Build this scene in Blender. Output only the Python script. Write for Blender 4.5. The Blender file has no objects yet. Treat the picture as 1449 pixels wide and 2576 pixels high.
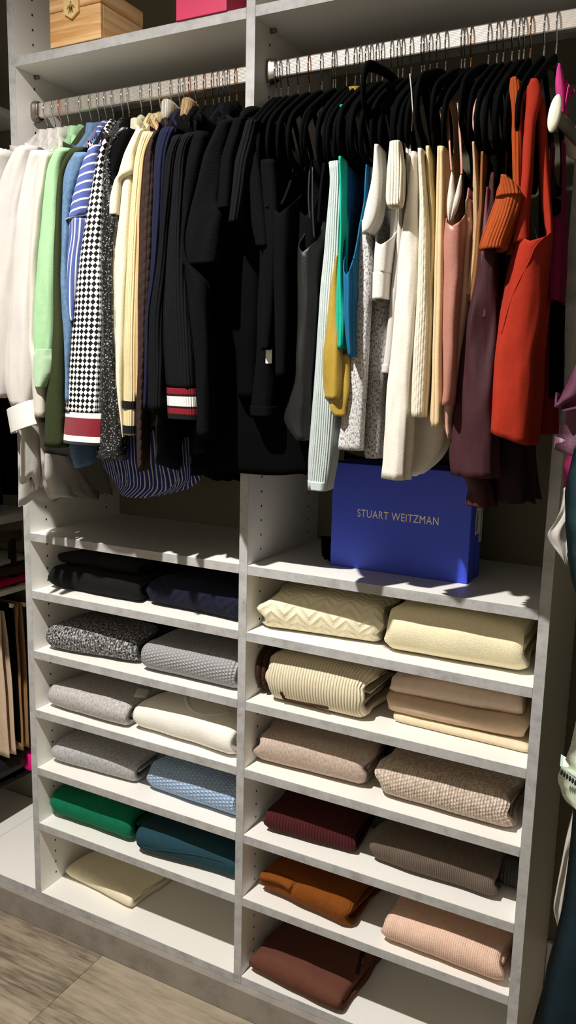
import bpy, bmesh, math, random
import numpy as np
from mathutils import Vector, Matrix, noise

random.seed(7)
D = bpy.data
scene = bpy.context.scene
COL = scene.collection

# ------------------------------------------------------------------ camera
FPX = 2028.774
CAM = np.array([1.485645, -1.455151, 1.493928])
M = np.array([[0.8846776366, 0.4656179941, 0.0233530043],
              [-0.0994272255, 0.1394990022, 0.9852178720],
              [-0.4554774485, 0.8739221429, -0.1697067529]])
cam_d = D.cameras.new('camera')
cam = D.objects.new('camera', cam_d)
COL.objects.link(cam)
cam.matrix_world = Matrix(((M[0][0], M[1][0], -M[2][0], CAM[0]),
                           (M[0][1], M[1][1], -M[2][1], CAM[1]),
                           (M[0][2], M[1][2], -M[2][2], CAM[2]), (0, 0, 0, 1)))
cam_d.sensor_fit = 'VERTICAL'
cam_d.sensor_height = 36.0
cam_d.lens = FPX * 36.0 / 2576.0
cam_d.clip_start = 0.02
scene.camera = cam

# ------------------------------------------------------------------ light
scene.view_settings.view_transform = 'Standard'
scene.view_settings.look = 'None'
scene.view_settings.exposure = 0.0
scene.view_settings.gamma = 1.0
w = D.worlds.new('world')
scene.world = w
w.use_nodes = True
w.node_tree.nodes['Background'].inputs[0].default_value = (1.0, 0.95, 0.88, 1)
w.node_tree.nodes['Background'].inputs[1].default_value = 0.25
LIGHT = (0.5, -1.09, 2.79)
sp = D.lights.new('downlight', 'SPOT')
sp.energy = 325
sp.color = (1.0, 0.965, 0.915)
sp.spot_size = math.radians(150)
sp.spot_blend = 1.0
sp.shadow_soft_size = 0.022
so = D.objects.new('downlight_lamp', sp)
COL.objects.link(so)
so.location = LIGHT

# ------------------------------------------------------------------ measuring
def ray(u, v):
    return CAM, np.array([(u - 724.5) / FPX, -(v - 1288) / FPX, 1.0]) @ M

def hit(u, v, ax, val):
    c, d = ray(u, v)
    return c + (val - c[ax]) / d[ax] * d

def phit(u, v, xh, yaw, y0=0.057):
    """pixel -> (d, z) on the vertical plane through the hook at (xh, y0)"""
    c, d = ray(u, v)
    n = np.array([math.cos(yaw), math.sin(yaw), 0])
    t = n @ (np.array([xh, y0, 0]) - c) / (n @ d)
    X = c + t * d
    return (X[0] - xh) * math.sin(yaw) - (X[1] - y0) * math.cos(yaw), X[2]

def lin0(c):
    return tuple(((x / 255) / 12.92 if x / 255 <= 0.04045 else ((x / 255 + 0.055) / 1.055) ** 2.4) for x in c)

lin = lin0
# ------------------------------------------------------------------ materials
class NT:
    def __init__(s, name):
        s.m = D.materials.new(name)
        s.m.use_nodes = True
        s.t = s.m.node_tree
        s.b = s.t.nodes['Principled BSDF']

    def n(s, kind, **kw):
        x = s.t.nodes.new(kind)
        for k, v in kw.items():
            setattr(x, k, v)
        return x

    def set(s, sock, v):
        if hasattr(v, 'is_output') or isinstance(v, bpy.types.NodeSocket):
            s.t.links.new(v, sock)
        else:
            sock.default_value = v

    def math(s, op, a, b=0.0, c=0.0):
        x = s.n('ShaderNodeMath', operation=op)
        s.set(x.inputs[0], a); s.set(x.inputs[1], b); s.set(x.inputs[2], c)
        return x.outputs[0]

    def mix(s, f, a, b, blend='MIX'):
        x = s.n('ShaderNodeMix', data_type='RGBA', blend_type=blend)
        s.set(x.inputs[0], f); s.set(x.inputs[6], a); s.set(x.inputs[7], b)
        return x.outputs[2]

    def noise(s, vec, scale, detail=3, rough=.55):
        x = s.n('ShaderNodeTexNoise')
        s.set(x.inputs['Vector'], vec); x.inputs['Scale'].default_value = scale
        x.inputs['Detail'].default_value = detail; x.inputs['Roughness'].default_value = rough
        return x.outputs[0]

    def ramp(s, f, stops):
        x = s.n('ShaderNodeValToRGB')
        s.set(x.inputs[0], f)
        e = x.color_ramp.elements
        while len(e) < len(stops):
            e.new(.5)
        for i, (p, c) in enumerate(stops):
            e[i].position = p; e[i].color = (*c[:3], 1)
        return x.outputs[0]

    def scaled(s, vec, sc):
        x = s.n('ShaderNodeMapping')
        s.set(x.inputs[0], vec); x.inputs['Scale'].default_value = sc
        return x.outputs[0]

    def bump(s, h, dist, prev=None, strength=1.0):
        x = s.n('ShaderNodeBump')
        x.inputs['Strength'].default_value = strength
        x.inputs['Distance'].default_value = dist
        s.set(x.inputs['Height'], h)
        if prev is not None:
            s.set(x.inputs['Normal'], prev)
        return x.outputs[0]

def c4(c):
    return (*c, 1.0)

def plain(name, rgb, rough=.5, metal=0.0, spec=.5, var=0.0, vs=20, stretch=(1, 1, 1)):
    t = NT(name)
    col = lin(rgb)
    t.b.inputs['Roughness'].default_value = rough
    t.b.inputs['Metallic'].default_value = metal
    t.b.inputs['Specular IOR Level'].default_value = spec
    tc = t.n('ShaderNodeTexCoord')
    nz = t.noise(t.scaled(tc.outputs['Object'], stretch), vs, 4)
    f = t.ramp(nz, [(.3, [x * (1 - var) for x in col]), (.7, [min(1, x * (1 + var)) for x in col])])
    t.set(t.b.inputs['Base Color'], f)
    return t.m

GAIN = [1.0]
def fab(name, rgb, rough=.92, rib=0, ribd=.0012, cross=0, var=.06, vs=60, bs=500, bd=.0004,
        sheen=.15, pattern=None, rgb2=None, rgb3=None, ps=100, wr=0.0, spec=.2, metal=0.0, wrs=14):
    t = NT(name)
    g_ = GAIN[0]
    lin = lambda c: tuple(x * min(g_, .84 / max(max(lin0(c)), .01)) for x in lin0(c))
    col = lin(rgb)
    b = t.b
    b.inputs['Roughness'].default_value = rough
    b.inputs['Specular IOR Level'].default_value = spec
    b.inputs['Metallic'].default_value = metal
    b.inputs['Sheen Weight'].default_value = sheen
    b.inputs['Sheen Tint'].default_value = (*[min(1, x * 1.3 + .02) for x in col], 1)
    uvn = t.n('ShaderNodeUVMap'); uvn.uv_map = 'UVMap'
    uv = uvn.outputs[0]
    sx = t.n('ShaderNodeSeparateXYZ'); t.set(sx.inputs[0], uv)
    U, V = sx.outputs[0], sx.outputs[1]
    nz = t.noise(uv, vs, 4, .6)
    base = t.ramp(nz, [(.3, [x * (1 - var) for x in col]), (.7, [min(1, x * (1 + var)) for x in col])])
    if pattern == 'marl':
        n1 = t.noise(t.scaled(uv, (1, .45, 1)), ps, 2, .7)
        base = t.ramp(n1, [(.38, lin(rgb2)), (.5, col), (.64, lin(rgb3 or rgb))])
    elif pattern == 'sx':
        f = t.math('LESS_THAN', t.math('FRACT', t.math('ADD', t.math('MULTIPLY', U, ps), t.math('MULTIPLY', V, wr * 10))), .28)
        base = t.mix(f, base, c4(lin(rgb2)))
    elif pattern == 'sy':
        f = t.math('LESS_THAN', t.math('FRACT', t.math('ADD', t.math('MULTIPLY', V, ps), t.math('MULTIPLY', U, 14))), .24)
        base = t.mix(f, base, c4(lin(rgb2)))
    elif pattern == 'check':
        a = t.math('FLOOR', t.math('MULTIPLY', t.math('ADD', U, V), ps))
        c = t.math('FLOOR', t.math('MULTIPLY', t.math('SUBTRACT', U, V), ps))
        f = t.math('ABSOLUTE', t.math('MODULO', t.math('ADD', a, c), 2))
        base = t.mix(f, base, c4(lin(rgb2)))
    elif pattern == 'dots':
        vx = t.n('ShaderNodeTexVoronoi'); t.set(vx.inputs['Vector'], uv); vx.inputs['Scale'].default_value = ps
        vx.inputs['Randomness'].default_value = .25
        f = t.math('LESS_THAN', vx.outputs[0], .22)
        base = t.mix(f, base, c4(lin(rgb2)))
    elif pattern == 'sequin':
        vx = t.n('ShaderNodeTexVoronoi'); t.set(vx.inputs['Vector'], uv); vx.inputs['Scale'].default_value = ps
        sp2 = t.n('ShaderNodeSeparateXYZ'); t.set(sp2.inputs[0], vx.outputs['Color'])
        f = t.math('GREATER_THAN', sp2.outputs[0], .92)
        base = t.mix(f, base, c4(lin(rgb2)))  # pale cells painted in as the sequins' sparkle
        t.set(b.inputs['Roughness'], t.math('MULTIPLY_ADD', sp2.outputs[1], .5, .15))
    elif pattern == 'bands':
        base = t.ramp(V, rgb2)
        t.t.nodes[-1].color_ramp.interpolation = 'CONSTANT'
    t.set(b.inputs['Base Color'], base)
    nrm = None
    if wr and pattern != 'sx':
        nrm = t.bump(t.noise(t.scaled(uv, (1, .55, 1)), wrs, 3, .5), wr)
    if rib:
        h = t.math('ABSOLUTE', t.math('SINE', t.math('MULTIPLY', U, rib * math.pi)))
        if cross:
            v2 = t.math('ABSOLUTE', t.math('SINE', t.math('ADD', t.math('MULTIPLY', V, cross * math.pi),
                        t.math('MULTIPLY', t.math('FLOOR', t.math('MULTIPLY', U, rib)), 1.1))))
            h = t.math('MULTIPLY', h, t.math('MULTIPLY_ADD', v2, .55, .45))
        nrm = t.bump(h, ribd, nrm)
    if pattern == 'herring':
        z = t.math('PINGPONG', t.math('MULTIPLY', U, ps), 1.0)
        h = t.math('ABSOLUTE', t.math('SINE', t.math('ADD', t.math('MULTIPLY', V, ps * 4.0), t.math('MULTIPLY', z, 4.0))))
        nrm = t.bump(h, .0022, nrm)
    nrm = t.bump(t.noise(uv, bs, 2, .6), bd, nrm)
    t.set(b.inputs['Normal'], nrm)
    return t.m

def concrete(name, rgb=(176, 175, 174), d=.20, rough=.55, s=38):
    t = NT(name)
    tc = t.n('ShaderNodeTexCoord')
    c = lin(rgb)
    o = tc.outputs['Object']
    n1 = t.noise(o, s, 6, .72)
    n2 = t.noise(t.scaled(o, (1, 1, 2.2)), s * .32, 5, .65)
    f = t.math('MULTIPLY_ADD', n1, .62, t.math('MULTIPLY', n2, .4))
    col = t.ramp(f, [(.36, [x * (1 - d * 1.4) for x in c]), (.5, c), (.66, [min(1, x * (1 + d)) for x in c])])
    t.set(t.b.inputs['Base Color'], col)
    t.b.inputs['Roughness'].default_value = rough
    t.set(t.b.inputs['Normal'], t.bump(n1, .0004))
    return t.m

def woodmat(name, c1, c2, c3, stretch, s=6, rough=.5, grain=60):
    t = NT(name)
    tc = t.n('ShaderNodeTexCoord')
    oi = t.n('ShaderNodeObjectInfo')
    add = t.n('ShaderNodeVectorMath', operation='ADD')
    t.set(add.inputs[0], tc.outputs['Object'])
    cx = t.n('ShaderNodeCombineXYZ')
    r7 = t.math('MULTIPLY', oi.outputs['Random'], 7.0)
    t.set(cx.inputs[0], r7); t.set(cx.inputs[1], r7); t.set(cx.inputs[2], r7)
    t.set(add.inputs[1], cx.outputs[0])
    o = t.scaled(add.outputs[0], stretch)
    n1 = t.noise(o, s, 5, .6)
    n2 = t.noise(o, grain, 4, .6)
    f = t.math('MULTIPLY_ADD', n2, .4, t.math('MULTIPLY', n1, .62))
    col = t.ramp(f, [(.40, lin(c1)), (.51, lin(c2)), (.62, lin(c3))])
    t.set(t.b.inputs['Base Color'], col)
    t.b.inputs['Roughness'].default_value = rough
    t.set(t.b.inputs['Normal'], t.bump(f, .0008))
    return t.m

WHITE = plain('white_melamine', (236, 233, 226), .42, var=.015, vs=120)
EDGE = concrete('concrete_edge_band')
KICK = concrete('concrete_kick', (140, 133, 124), .2, s=16)
WALL = plain('olive_wall_paint', (112, 107, 88), .9, var=.05, vs=180)
ROOM = plain('white_wall_paint', (206, 200, 190), .9, var=.02)
STEEL = plain('brushed_nickel', (246, 240, 234), .43, 1.0, var=.05, vs=400, stretch=(.02, 1, 1))
CHROME = plain('chrome', (205, 206, 208), .12, 1.0, var=.01)
ROSEG = plain('rose_gold', (214, 150, 112), .14, 1.0, var=.01)
FLANGE = plain('satin_nickel', (150, 142, 134), .3, 1.0, var=.03)
BLACKP = plain('black_plastic', (12, 12, 13), .5, var=.1)
HOLE = plain('peg_hole_dark', (28, 25, 20), .9, var=.1)
GREYPL = plain('grey_pin', (120, 116, 108), .4, .6, var=.05)
IVORYP = plain('ivory_plastic', (238, 232, 214), .35, var=.01)
RODGREY = plain('grey_painted_rod', (120, 117, 110), .4, .2, var=.04)
FLOORM = woodmat('oak_vinyl', (104, 93, 78), (146, 133, 113), (164, 151, 130), (.12, 1, 1), 14, .55, 110)
PINE = woodmat('pine_wood', (206, 150, 92), (232, 190, 136), (242, 212, 166), (.06, .06, 1), 34, .5, 90)
PINK = plain('pink_card', (208, 58, 98), .45, var=.02)
BLUE = plain('cobalt_paper', (50, 74, 206), .55, var=.04, vs=300)
GOLD = plain('gold_foil', (226, 190, 120), .3, .7, var=.04)
SILVERT = plain('champagne_foil', (214, 200, 180), .35, .6, var=.04)
LABELM = plain('label_paper', (225, 224, 222), .6, var=.02)
INK = plain('black_ink', (25, 25, 28), .6, var=.05)
VELVET = fab('black_velvet', (9, 9, 10), 1.0, var=.1, bs=900, bd=.0006, sheen=.0, spec=.04)

# ------------------------------------------------------------------ objects
def mesh_obj(name, V, F, mat, parent=None, uv=None, smooth=True, loc=None, merge=0.0):
    """V in world coordinates; the parent's (unrotated) location is taken off."""
    off = Vector(loc) if loc is not None else Vector((0, 0, 0))
    base = Vector(parent.get('_w', (0, 0, 0))) if parent is not None else Vector((0, 0, 0))
    o0 = off if parent is None else base + off
    me = D.meshes.new(name)
    me.from_pydata([tuple(Vector(v) - o0) for v in V], [], F)
    if uv is not None:
        l = me.uv_layers.new(name='UVMap')
        idx = np.empty(len(me.loops), dtype=np.int32)
        me.loops.foreach_get('vertex_index', idx)
        l.data.foreach_set('uv', np.asarray(uv, dtype=np.float32)[idx].ravel())
    if smooth:
        me.polygons.foreach_set('use_smooth', [True] * len(me.polygons))
    if merge:
        bm = bmesh.new(); bm.from_mesh(me)
        bmesh.ops.remove_doubles(bm, verts=bm.verts, dist=merge)
        bmesh.ops.recalc_face_normals(bm, faces=bm.faces)
        bm.to_mesh(me); bm.free()
    me.materials.append(mat)
    o = D.objects.new(name, me)
    COL.objects.link(o)
    if parent is not None:
        o.parent = parent
        o.location = off
    else:
        o.location = off
    o['_w'] = tuple(o0)
    return o

def tag(o, label=None, cat=None, group=None, kind=None):
    if label: o['label'] = label
    if cat: o['category'] = cat
    if group: o['group'] = group
    if kind: o['kind'] = kind
    return o

def thing(name, label, cat, loc, group=None):
    o = D.objects.new(name, None)
    COL.objects.link(o)
    o.location = loc
    o['_w'] = tuple(loc)
    o.empty_display_size = .03
    return tag(o, label, cat, group)

def box_geo(x0, x1, y0, y1, z0, z1, bev=0.0):
    bm = bmesh.new()
    vs = [bm.verts.new(p) for p in ((x0, y0, z0), (x1, y0, z0), (x1, y1, z0), (x0, y1, z0),
                                    (x0, y0, z1), (x1, y0, z1), (x1, y1, z1), (x0, y1, z1))]
    for f in ((0, 3, 2, 1), (4, 5, 6, 7), (0, 1, 5, 4), (1, 2, 6, 5), (2, 3, 7, 6), (3, 0, 4, 7)):
        bm.faces.new([vs[i] for i in f])
    if bev:
        bmesh.ops.bevel(bm, geom=list(bm.edges), offset=bev, segments=2, affect='EDGES', profile=.5)
    bm.verts.ensure_lookup_table()
    V = [v.co.copy() for v in bm.verts]
    F = [[v.index for v in f.verts] for f in bm.faces]
    bm.verts.index_update()
    F = [[v.index for v in f.verts] for f in bm.faces]
    bm.free()
    return V, F

def box(name, x0, x1, y0, y1, z0, z1, mat, parent=None, bev=0.0, loc=None):
    V, F = box_geo(x0, x1, y0, y1, z0, z1, bev)
    if loc is None and parent is None:
        loc = ((x0 + x1) / 2, (y0 + y1) / 2, z0)
    return mesh_obj(name, V, F, mat, parent, smooth=False, loc=loc)

def tube_geo(pts, rad, seg=8, closed=False, sect=None, up=None, cap=True):
    """sweep an ellipse (sect = radii along (normal, binormal)); rad number or per point"""
    P = [Vector(p) for p in pts]
    n = len(P)
    V, F = [], []
    R = rad if hasattr(rad, '__len__') else [rad] * n
    prevN = None
    for i in range(n):
        a = P[(i - 1) % n] if (closed or i > 0) else P[i]
        b = P[(i + 1) % n] if (closed or i < n - 1) else P[i]
        T = (b - a).normalized()
        if up is not None:
            Nn = Vector(up)
            Nn = (Nn - T * Nn.dot(T)).normalized()
        else:
            if prevN is None:
                g = Vector((0, 0, 1)) if abs(T.z) < .9 else Vector((1, 0, 0))
                Nn = (g - T * g.dot(T)).normalized()
            else:
                Nn = (prevN - T * prevN.dot(T)).normalized()
        prevN = Nn
        B = T.cross(Nn)
        s0, s1 = sect if sect else (1, 1)
        for k in range(seg):
            a2 = 2 * math.pi * k / seg
            V.append(P[i] + Nn * (math.cos(a2) * R[i] * s0) + B * (math.sin(a2) * R[i] * s1))
    m = n if closed else n - 1
    for i in range(m):
        for k in range(seg):
            F.append((i * seg + k, i * seg + (k + 1) % seg, ((i + 1) % n) * seg + (k + 1) % seg, ((i + 1) % n) * seg + k))
    if cap and not closed:
        F.append(tuple(range(seg - 1, -1, -1)))
        F.append(tuple((n - 1) * seg + k for k in range(seg)))
    return V, F

def spline(pts, per=6, closed=False):
    P = [np.array(p, float) for p in pts]
    n = len(P); out = []
    rng = range(n if closed else n - 1)
    for i in rng:
        p0 = P[(i - 1) % n] if (closed or i > 0) else P[i]
        p1 = P[i]; p2 = P[(i + 1) % n]
        p3 = P[(i + 2) % n] if (closed or i < n - 2) else p2
        for k in range(per):
            t = k / per
            out.append(.5 * ((2 * p1) + (-p0 + p2) * t + (2 * p0 - 5 * p1 + 4 * p2 - p3) * t * t + (-p0 + 3 * p1 - 3 * p2 + p3) * t ** 3))
    if not closed:
        out.append(P[-1])
    return out

def lathe_geo(prof, axis_o, axis_d, seg=24):
    """prof: (r, t) along the axis"""
    ad = Vector(axis_d).normalized()
    g = Vector((0, 0, 1)) if abs(ad.z) < .9 else Vector((1, 0, 0))
    e1 = (g - ad * g.dot(ad)).normalized(); e2 = ad.cross(e1)
    V, F = [], []
    for r, t in prof:
        for k in range(seg):
            a = 2 * math.pi * k / seg
            V.append(Vector(axis_o) + ad * t + (e1 * math.cos(a) + e2 * math.sin(a)) * r)
    for i in range(len(prof) - 1):
        for k in range(seg):
            F.append((i * seg + k, i * seg + (k + 1) % seg, (i + 1) * seg + (k + 1) % seg, (i + 1) * seg + k))
    F.append(tuple(range(seg - 1, -1, -1)))
    F.append(tuple((len(prof) - 1) * seg + k for k in range(seg)))
    return V, F

# ------------------------------------------------------------------ the room
T = .020
X1, X2, X3 = 0.0, .6112, 1.2417           # left faces: panel 1 is -T..0
XR = X2 + T                                # right bay starts here
DEP = .35
ZS = dict(A=1.0848, B=.936, C=.7766, D=.6162, E=.4547, F=.296, G=.0914)
ZT = 2.186
CEIL = 2.83
tag(box('ceiling', -.9, 2.4, -2.5, .5, CEIL, CEIL + .05, ROOM), kind='structure')
tag(box('wall_back', -.9, 2.4, DEP, DEP + .1, 0, CEIL, WALL), kind='structure')
tag(box('wall_front', -.9, 2.4, -2.5, -2.4, 0, CEIL, ROOM), kind='structure')
tag(box('wall_left', -.9, -.8, -2.4, DEP, 0, CEIL, WALL), kind='structure')
tag(box('wall_right', 2.3, 2.4, -2.4, DEP, 0, CEIL, WALL), kind='structure')
tag(box('baseboard_back', X3 + T + .001, 2.29, DEP - .014, DEP, 0, .195, WHITE, bev=.002), kind='structure')

fl = box('floor', -.9, 2.4, -2.5, .5, -.05, -.0025, HOLE)
tag(fl, kind='structure')
PW, PL = .183, 1.22
row = 0
y = -.2003 - PW * 10
shared = {}
while y < .3:
    offx = {0: .2256, 1: -.25, 2: .62}[row % 3] if True else 0
    if abs(y + .2003) < 1e-6: offx = .2256
    x = offx - PL * 2
    while x < 2.3:
        if x + PL > -.9:
            xa, xb = max(x, -.9), min(x + PL, 2.3)
            if xb - xa > .02:
                box('plank', xa + .0006, xb - .0006, y + .0006, y + PW - .0006, -.0024, 0.0, FLOORM, fl,
                    loc=(xa - .75, y + 1.0, .0475))
        x += PL
    y += PW
    row += 1

# recessed ceiling light
dl = thing('ceiling_light', 'round recessed white ceiling downlight above the closet front', 'light', (LIGHT[0], LIGHT[1], CEIL - .001))
V, F = lathe_geo([(.055, 0), (.062, -.006), (.050, -.008), (.046, -.002), (.045, 0)], (LIGHT[0], LIGHT[1], CEIL - .001), (0, 0, 1), 32)
mesh_obj('trim_ring', V, F, WHITE, dl)
em = NT('lamp_glow'); em.b.inputs['Emission Color'].default_value = (1, .93, .84, 1); em.b.inputs['Emission Strength'].default_value = 6
V, F = lathe_geo([(.044, 0), (.044, -.0015)], (LIGHT[0], LIGHT[1], CEIL - .0015), (0, 0, 1), 24)
mesh_obj('lens', V, F, em.m, dl)

# ------------------------------------------------------------------ closet
cl = thing('closet_unit', 'built-in white closet unit with two bays, grey concrete-look edges, shelves and hanging rods', 'closet', (.62, .17, 0))

def board(name, x0, x1, y0, y1, z0, z1, parent, edge='front', em=EDGE):
    b = box(name, x0, x1, y0 + .0012, y1, z0, z1, WHITE, parent, bev=.0004)
    e = box('edge_band', x0, x1, y0, y0 + .0012, z0, z1, em, b, bev=.0003)
    return b

PT = CEIL - .14
for nm, x in (('a', X1 - T), ('b', X2), ('c', X3)):
    pb = board('vertical_panel', x, x + T, 0, DEP - .001, .072, PT, cl)
    V, F = [], []
    sides = {'a': [1], 'b': [0, 1], 'c': [0]}[nm]
    for sd in sides:
        px = (x + T + .0002) if sd else (x - .0002)
        for yy in (.058, .290):
            z = .119
            while z < PT - .03:
                n0 = len(V)
                for k in range(8):
                    a = 2 * math.pi * k / 8
                    V.append((px, yy + .0027 * math.cos(a), z + .0032 * math.sin(a)))
                F.append(tuple(range(n0, n0 + 8)) if sd else tuple(range(n0 + 7, n0 - 1, -1)))
                z += .032
    ph = mesh_obj('peg_holes', V, F, HOLE, pb, smooth=False)
    ph['kind'] = 'stuff'
for (xa, xb) in ((X1, X2), (XR, X3)):
    for k in 'ABCDEFG':
        board('shelf', xa + .0004, xb - .0004, 0, DEP - .002, ZS[k] - T, ZS[k], cl)
    board('shelf', xa + .0004, xb - .0004, 0, DEP - .002, ZT - T, ZT, cl)
    board('top_panel', xa + .0004, xb - .0004, 0, DEP - .002, PT - T, PT, cl)
box('toe_kick', -.3, X3 + T, -.0167, .003, 0, ZS['G'] - T - .0004, KICK, cl, bev=.0008)
box('back_cleat', XR + .001, X3 - .001, DEP - .013, DEP - .001, 1.99, 2.075, plain('grey_cleat', (140, 136, 122), .7), cl, bev=.001)

def pin(x, y, z, s):
    V, F = lathe_geo([(.0045, 0), (.0045, .010), (.003, .012)], (x, y, z), (s, 0, 0), 12)
    mesh_obj('shelf_pin', V, F, GREYPL, cl)
for x, s in ((X1, 1), (XR, 1), (X2, -1), (X3, -1)):
    for yy in (.062, .29):
        pin(x, yy, ZT - T - .0046, s)

ROD_Y, ROD_Z = .057, 2.0855
for xa, xb in ((X1, X2), (XR, X3)):
    # flat oval rod with fine grooves along its front
    prof = []
    hh, ww = .0168, .0075
    nseg = 22
    for k in range(nseg):
        z = -hh * .8 + 1.6 * hh * k / (nseg - 1)
        prof.append((-ww - (.0004 if k % 2 else 0), z))
    for k in range(5):
        a = math.pi * (k + 1) / 6
        prof.append((-ww * math.cos(a), hh * .8 + .2 * hh * math.sin(a)))
    prof += [(ww, hh * .8), (ww, -hh * .8)]
    for k in range(5):
        a = math.pi * (k + 1) / 6
        prof.append((ww * math.cos(a), -hh * .8 - .2 * hh * math.sin(a)))
    n = len(prof)
    V = [(xx, ROD_Y + a, ROD_Z + b) for xx in (xa + .006, xb - .006) for a, b in prof]
    F = [(i, (i + 1) % n, n + (i + 1) % n, n + i) for i in range(n)]
    rd = mesh_obj('hanging_rod', V, F, STEEL, cl, smooth=False)
    for x, s in ((xa, 1), (xb, -1)):
        V, F = [], []
        for r, t in ((1.0, 0), (1.05, .003), (1.05, .008), (.95, .011), (.95, .017), (.86, .019)):
            for k in range(28):
                a = 2 * math.pi * k / 28
                cy = math.copysign(abs(math.cos(a)) ** .75, math.cos(a)); cz = math.copysign(abs(math.sin(a)) ** .6, math.sin(a))
                V.append((x + s * t, ROD_Y + .0135 * r * cy, ROD_Z - .001 + .0225 * r * cz))
        for i in range(5):
            for k in range(28):
                q = (i * 28 + k, i * 28 + (k + 1) % 28, (i + 1) * 28 + (k + 1) % 28, (i + 1) * 28 + k)
                F.append(q if s > 0 else q[::-1])
        mesh_obj('rod_flange', V, F, FLANGE, rd)
        V, F = lathe_geo([(.003, 0), (.003, .004), (.002, .005)], (x, ROD_Y - .004, ROD_Z - .0255), (s, 0, 0), 10)
        mesh_obj('set_screw', V, F, CHROME, rd)

from mathutils.bvhtree import BVHTree
def on_surface(o, pix, lift=0.001):
    base = Vector(o['_w'])
    bv = BVHTree.FromPolygons([v.co + base for v in o.data.vertices], [tuple(p.vertices) for p in o.data.polygons])
    out = []
    for u, v in pix:
        c, d = ray(u, v)
        dv = Vector(d).normalized()
        h = bv.ray_cast(Vector(c), dv)
        if h[0] is not None:
            out.append(h[0] - dv * lift)
    return out

# ------------------------------------------------------------------ hangers
HPX_L = [114, 133, 149, 168, 200, 224, 245, 262, 280, 304, 320, 352, 376, 399, 428, 448, 460, 474, 490, 512, 533, 547, 562, 573, 592]
HPX_R = [692, 704, 722, 748, 776, 808, 836, 841, 870, 892, 906, 921, 934, 947, 962, 984, 1001, 1013, 1034, 1060, 1066, 1082, 1099, 1121, 1162, 1168, 1186, 1230, 1252, 1267, 1290, 1307, 1320, 1337, 1372, 1403]
HL = [0.041, 0.064, 0.083, 0.106, 0.144, 0.172, 0.196, 0.216, 0.236, 0.263, 0.28, 0.315, 0.341, 0.365, 0.395, 0.416, 0.428, 0.442, 0.458, 0.48, 0.5, 0.514, 0.528, 0.539, 0.557]
HR = [0.649, 0.66, 0.676, 0.698, 0.723, 0.75, 0.774, 0.779, 0.802, 0.82, 0.831, 0.843, 0.853, 0.864, 0.875, 0.893, 0.906, 0.915, 0.931, 0.951, 0.956, 0.967, 0.98, 0.996, 1.025, 1.031, 1.042, 1.073, 1.088, 1.099, 1.114, 1.126, 1.134, 1.145, 1.168, 1.188]
YAWL = [10, 14.5, 19, 21, 21.5, 22, 21, 21, 23, 24, 24, 24, 24, 23, 22, 22, 22, 22, 20, 19, 18, 17, 16, 15, 14]
NECK = 2.024
YAWR = [17, 16, 15, 14, 13, 12, 12, 11, 11, 11, 10, 10, 10, 10, 9, 9, 9, 9, 8, 8, 8, 7, 7, 7, 7, 6, 6, 6, 5, 5, 5, 5, 4, 4, 3, 3]
ROSE_L = {3, 18, 20, 21, 25}
ROSE_R = {5, 27, 34}

front = [(0, .002), (-.03, -.008), (-.08, -.032), (-.13, -.060), (-.175, -.086), (-.203, -.108), (-.214, -.133), (-.206, -.157), (-.180, -.169), (-.10, -.1725)]
loop = [(0, y, z) for y, z in front] + [(0, 0, -.1725)] + [(0, -y, z) for y, z in front[:0:-1]]
lp = spline(loop, 5, True)
HF_V, HF_F = tube_geo(lp, 1.0, 10, True, sect=(.0042, .0088), up=(1, 0, 0))
hk = [(0, 0, -.004), (0, 0, .012), (0, 0, .026), (0, -.003, .031), (0, -.013, .044), (0, -.0165, .052), (0, -.0168, .062), (0, -.0115, .0745), (0, 0, .0798), (0, .0115, .0745), (0, .0168, .062), (0, .0155, .053)]
HK_V, HK_F = tube_geo(spline(hk, 5), .00155, 8)
HN_V, HN_F = lathe_geo([(.0065, -.012), (.0062, -.002), (.0040, .006), (.0026, .012)], (0, 0, 0), (0, 0, 1), 12)
def shared_mesh(name, V, F, mat):
    me = D.meshes.new(name); me.from_pydata([tuple(v) for v in V], [], F)
    me.polygons.foreach_set('use_smooth', [True] * len(me.polygons)); me.materials.append(mat)
    return me
ME_F = shared_mesh('frame', HF_V, HF_F, VELVET)
ME_FL = shared_mesh('frame', [(v[0], v[1] * .76, v[2]) for v in HF_V], HF_F, VELVET)
ME_HC = shared_mesh('hook', HK_V, HK_F, CHROME)
ME_HR = shared_mesh('hook', HK_V, HK_F, ROSEG)
ME_N = shared_mesh('neck', HN_V, HN_F, BLACKP)
ORD = 'first second third fourth fifth sixth seventh eighth ninth tenth eleventh twelfth thirteenth fourteenth fifteenth sixteenth seventeenth eighteenth nineteenth twentieth'.split()
ORD += ['twenty-' + o for o in ORD[:9]] + ['thirtieth'] + ['thirty-' + o for o in ORD[:9]]

def hanger(x, yaw, side, i, rose, tilt=0.0, what='', dz=0.0):
    lab = 'black velvet hanger with %s hook, %s from the left on the %s rod' % ('a copper' if rose else 'a silver', ORD[i], side)
    t = thing('hanger', lab, 'hanger', (x, ROD_Y, NECK + dz), 'hangers on the %s rod' % side)
    t.rotation_euler = (0, 0, math.radians(yaw))
    for nm, me in (('frame', ME_FL if side == 'left' else ME_F), ('hook', ME_HR if rose else ME_HC), ('neck', ME_N)):
        o = D.objects.new(nm, me); COL.objects.link(o); o.parent = t
        if nm == 'frame' and tilt:
            o.rotation_euler = (math.radians(tilt), 0, 0)
            o.location = (0, 0, 0)
    return t

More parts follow.
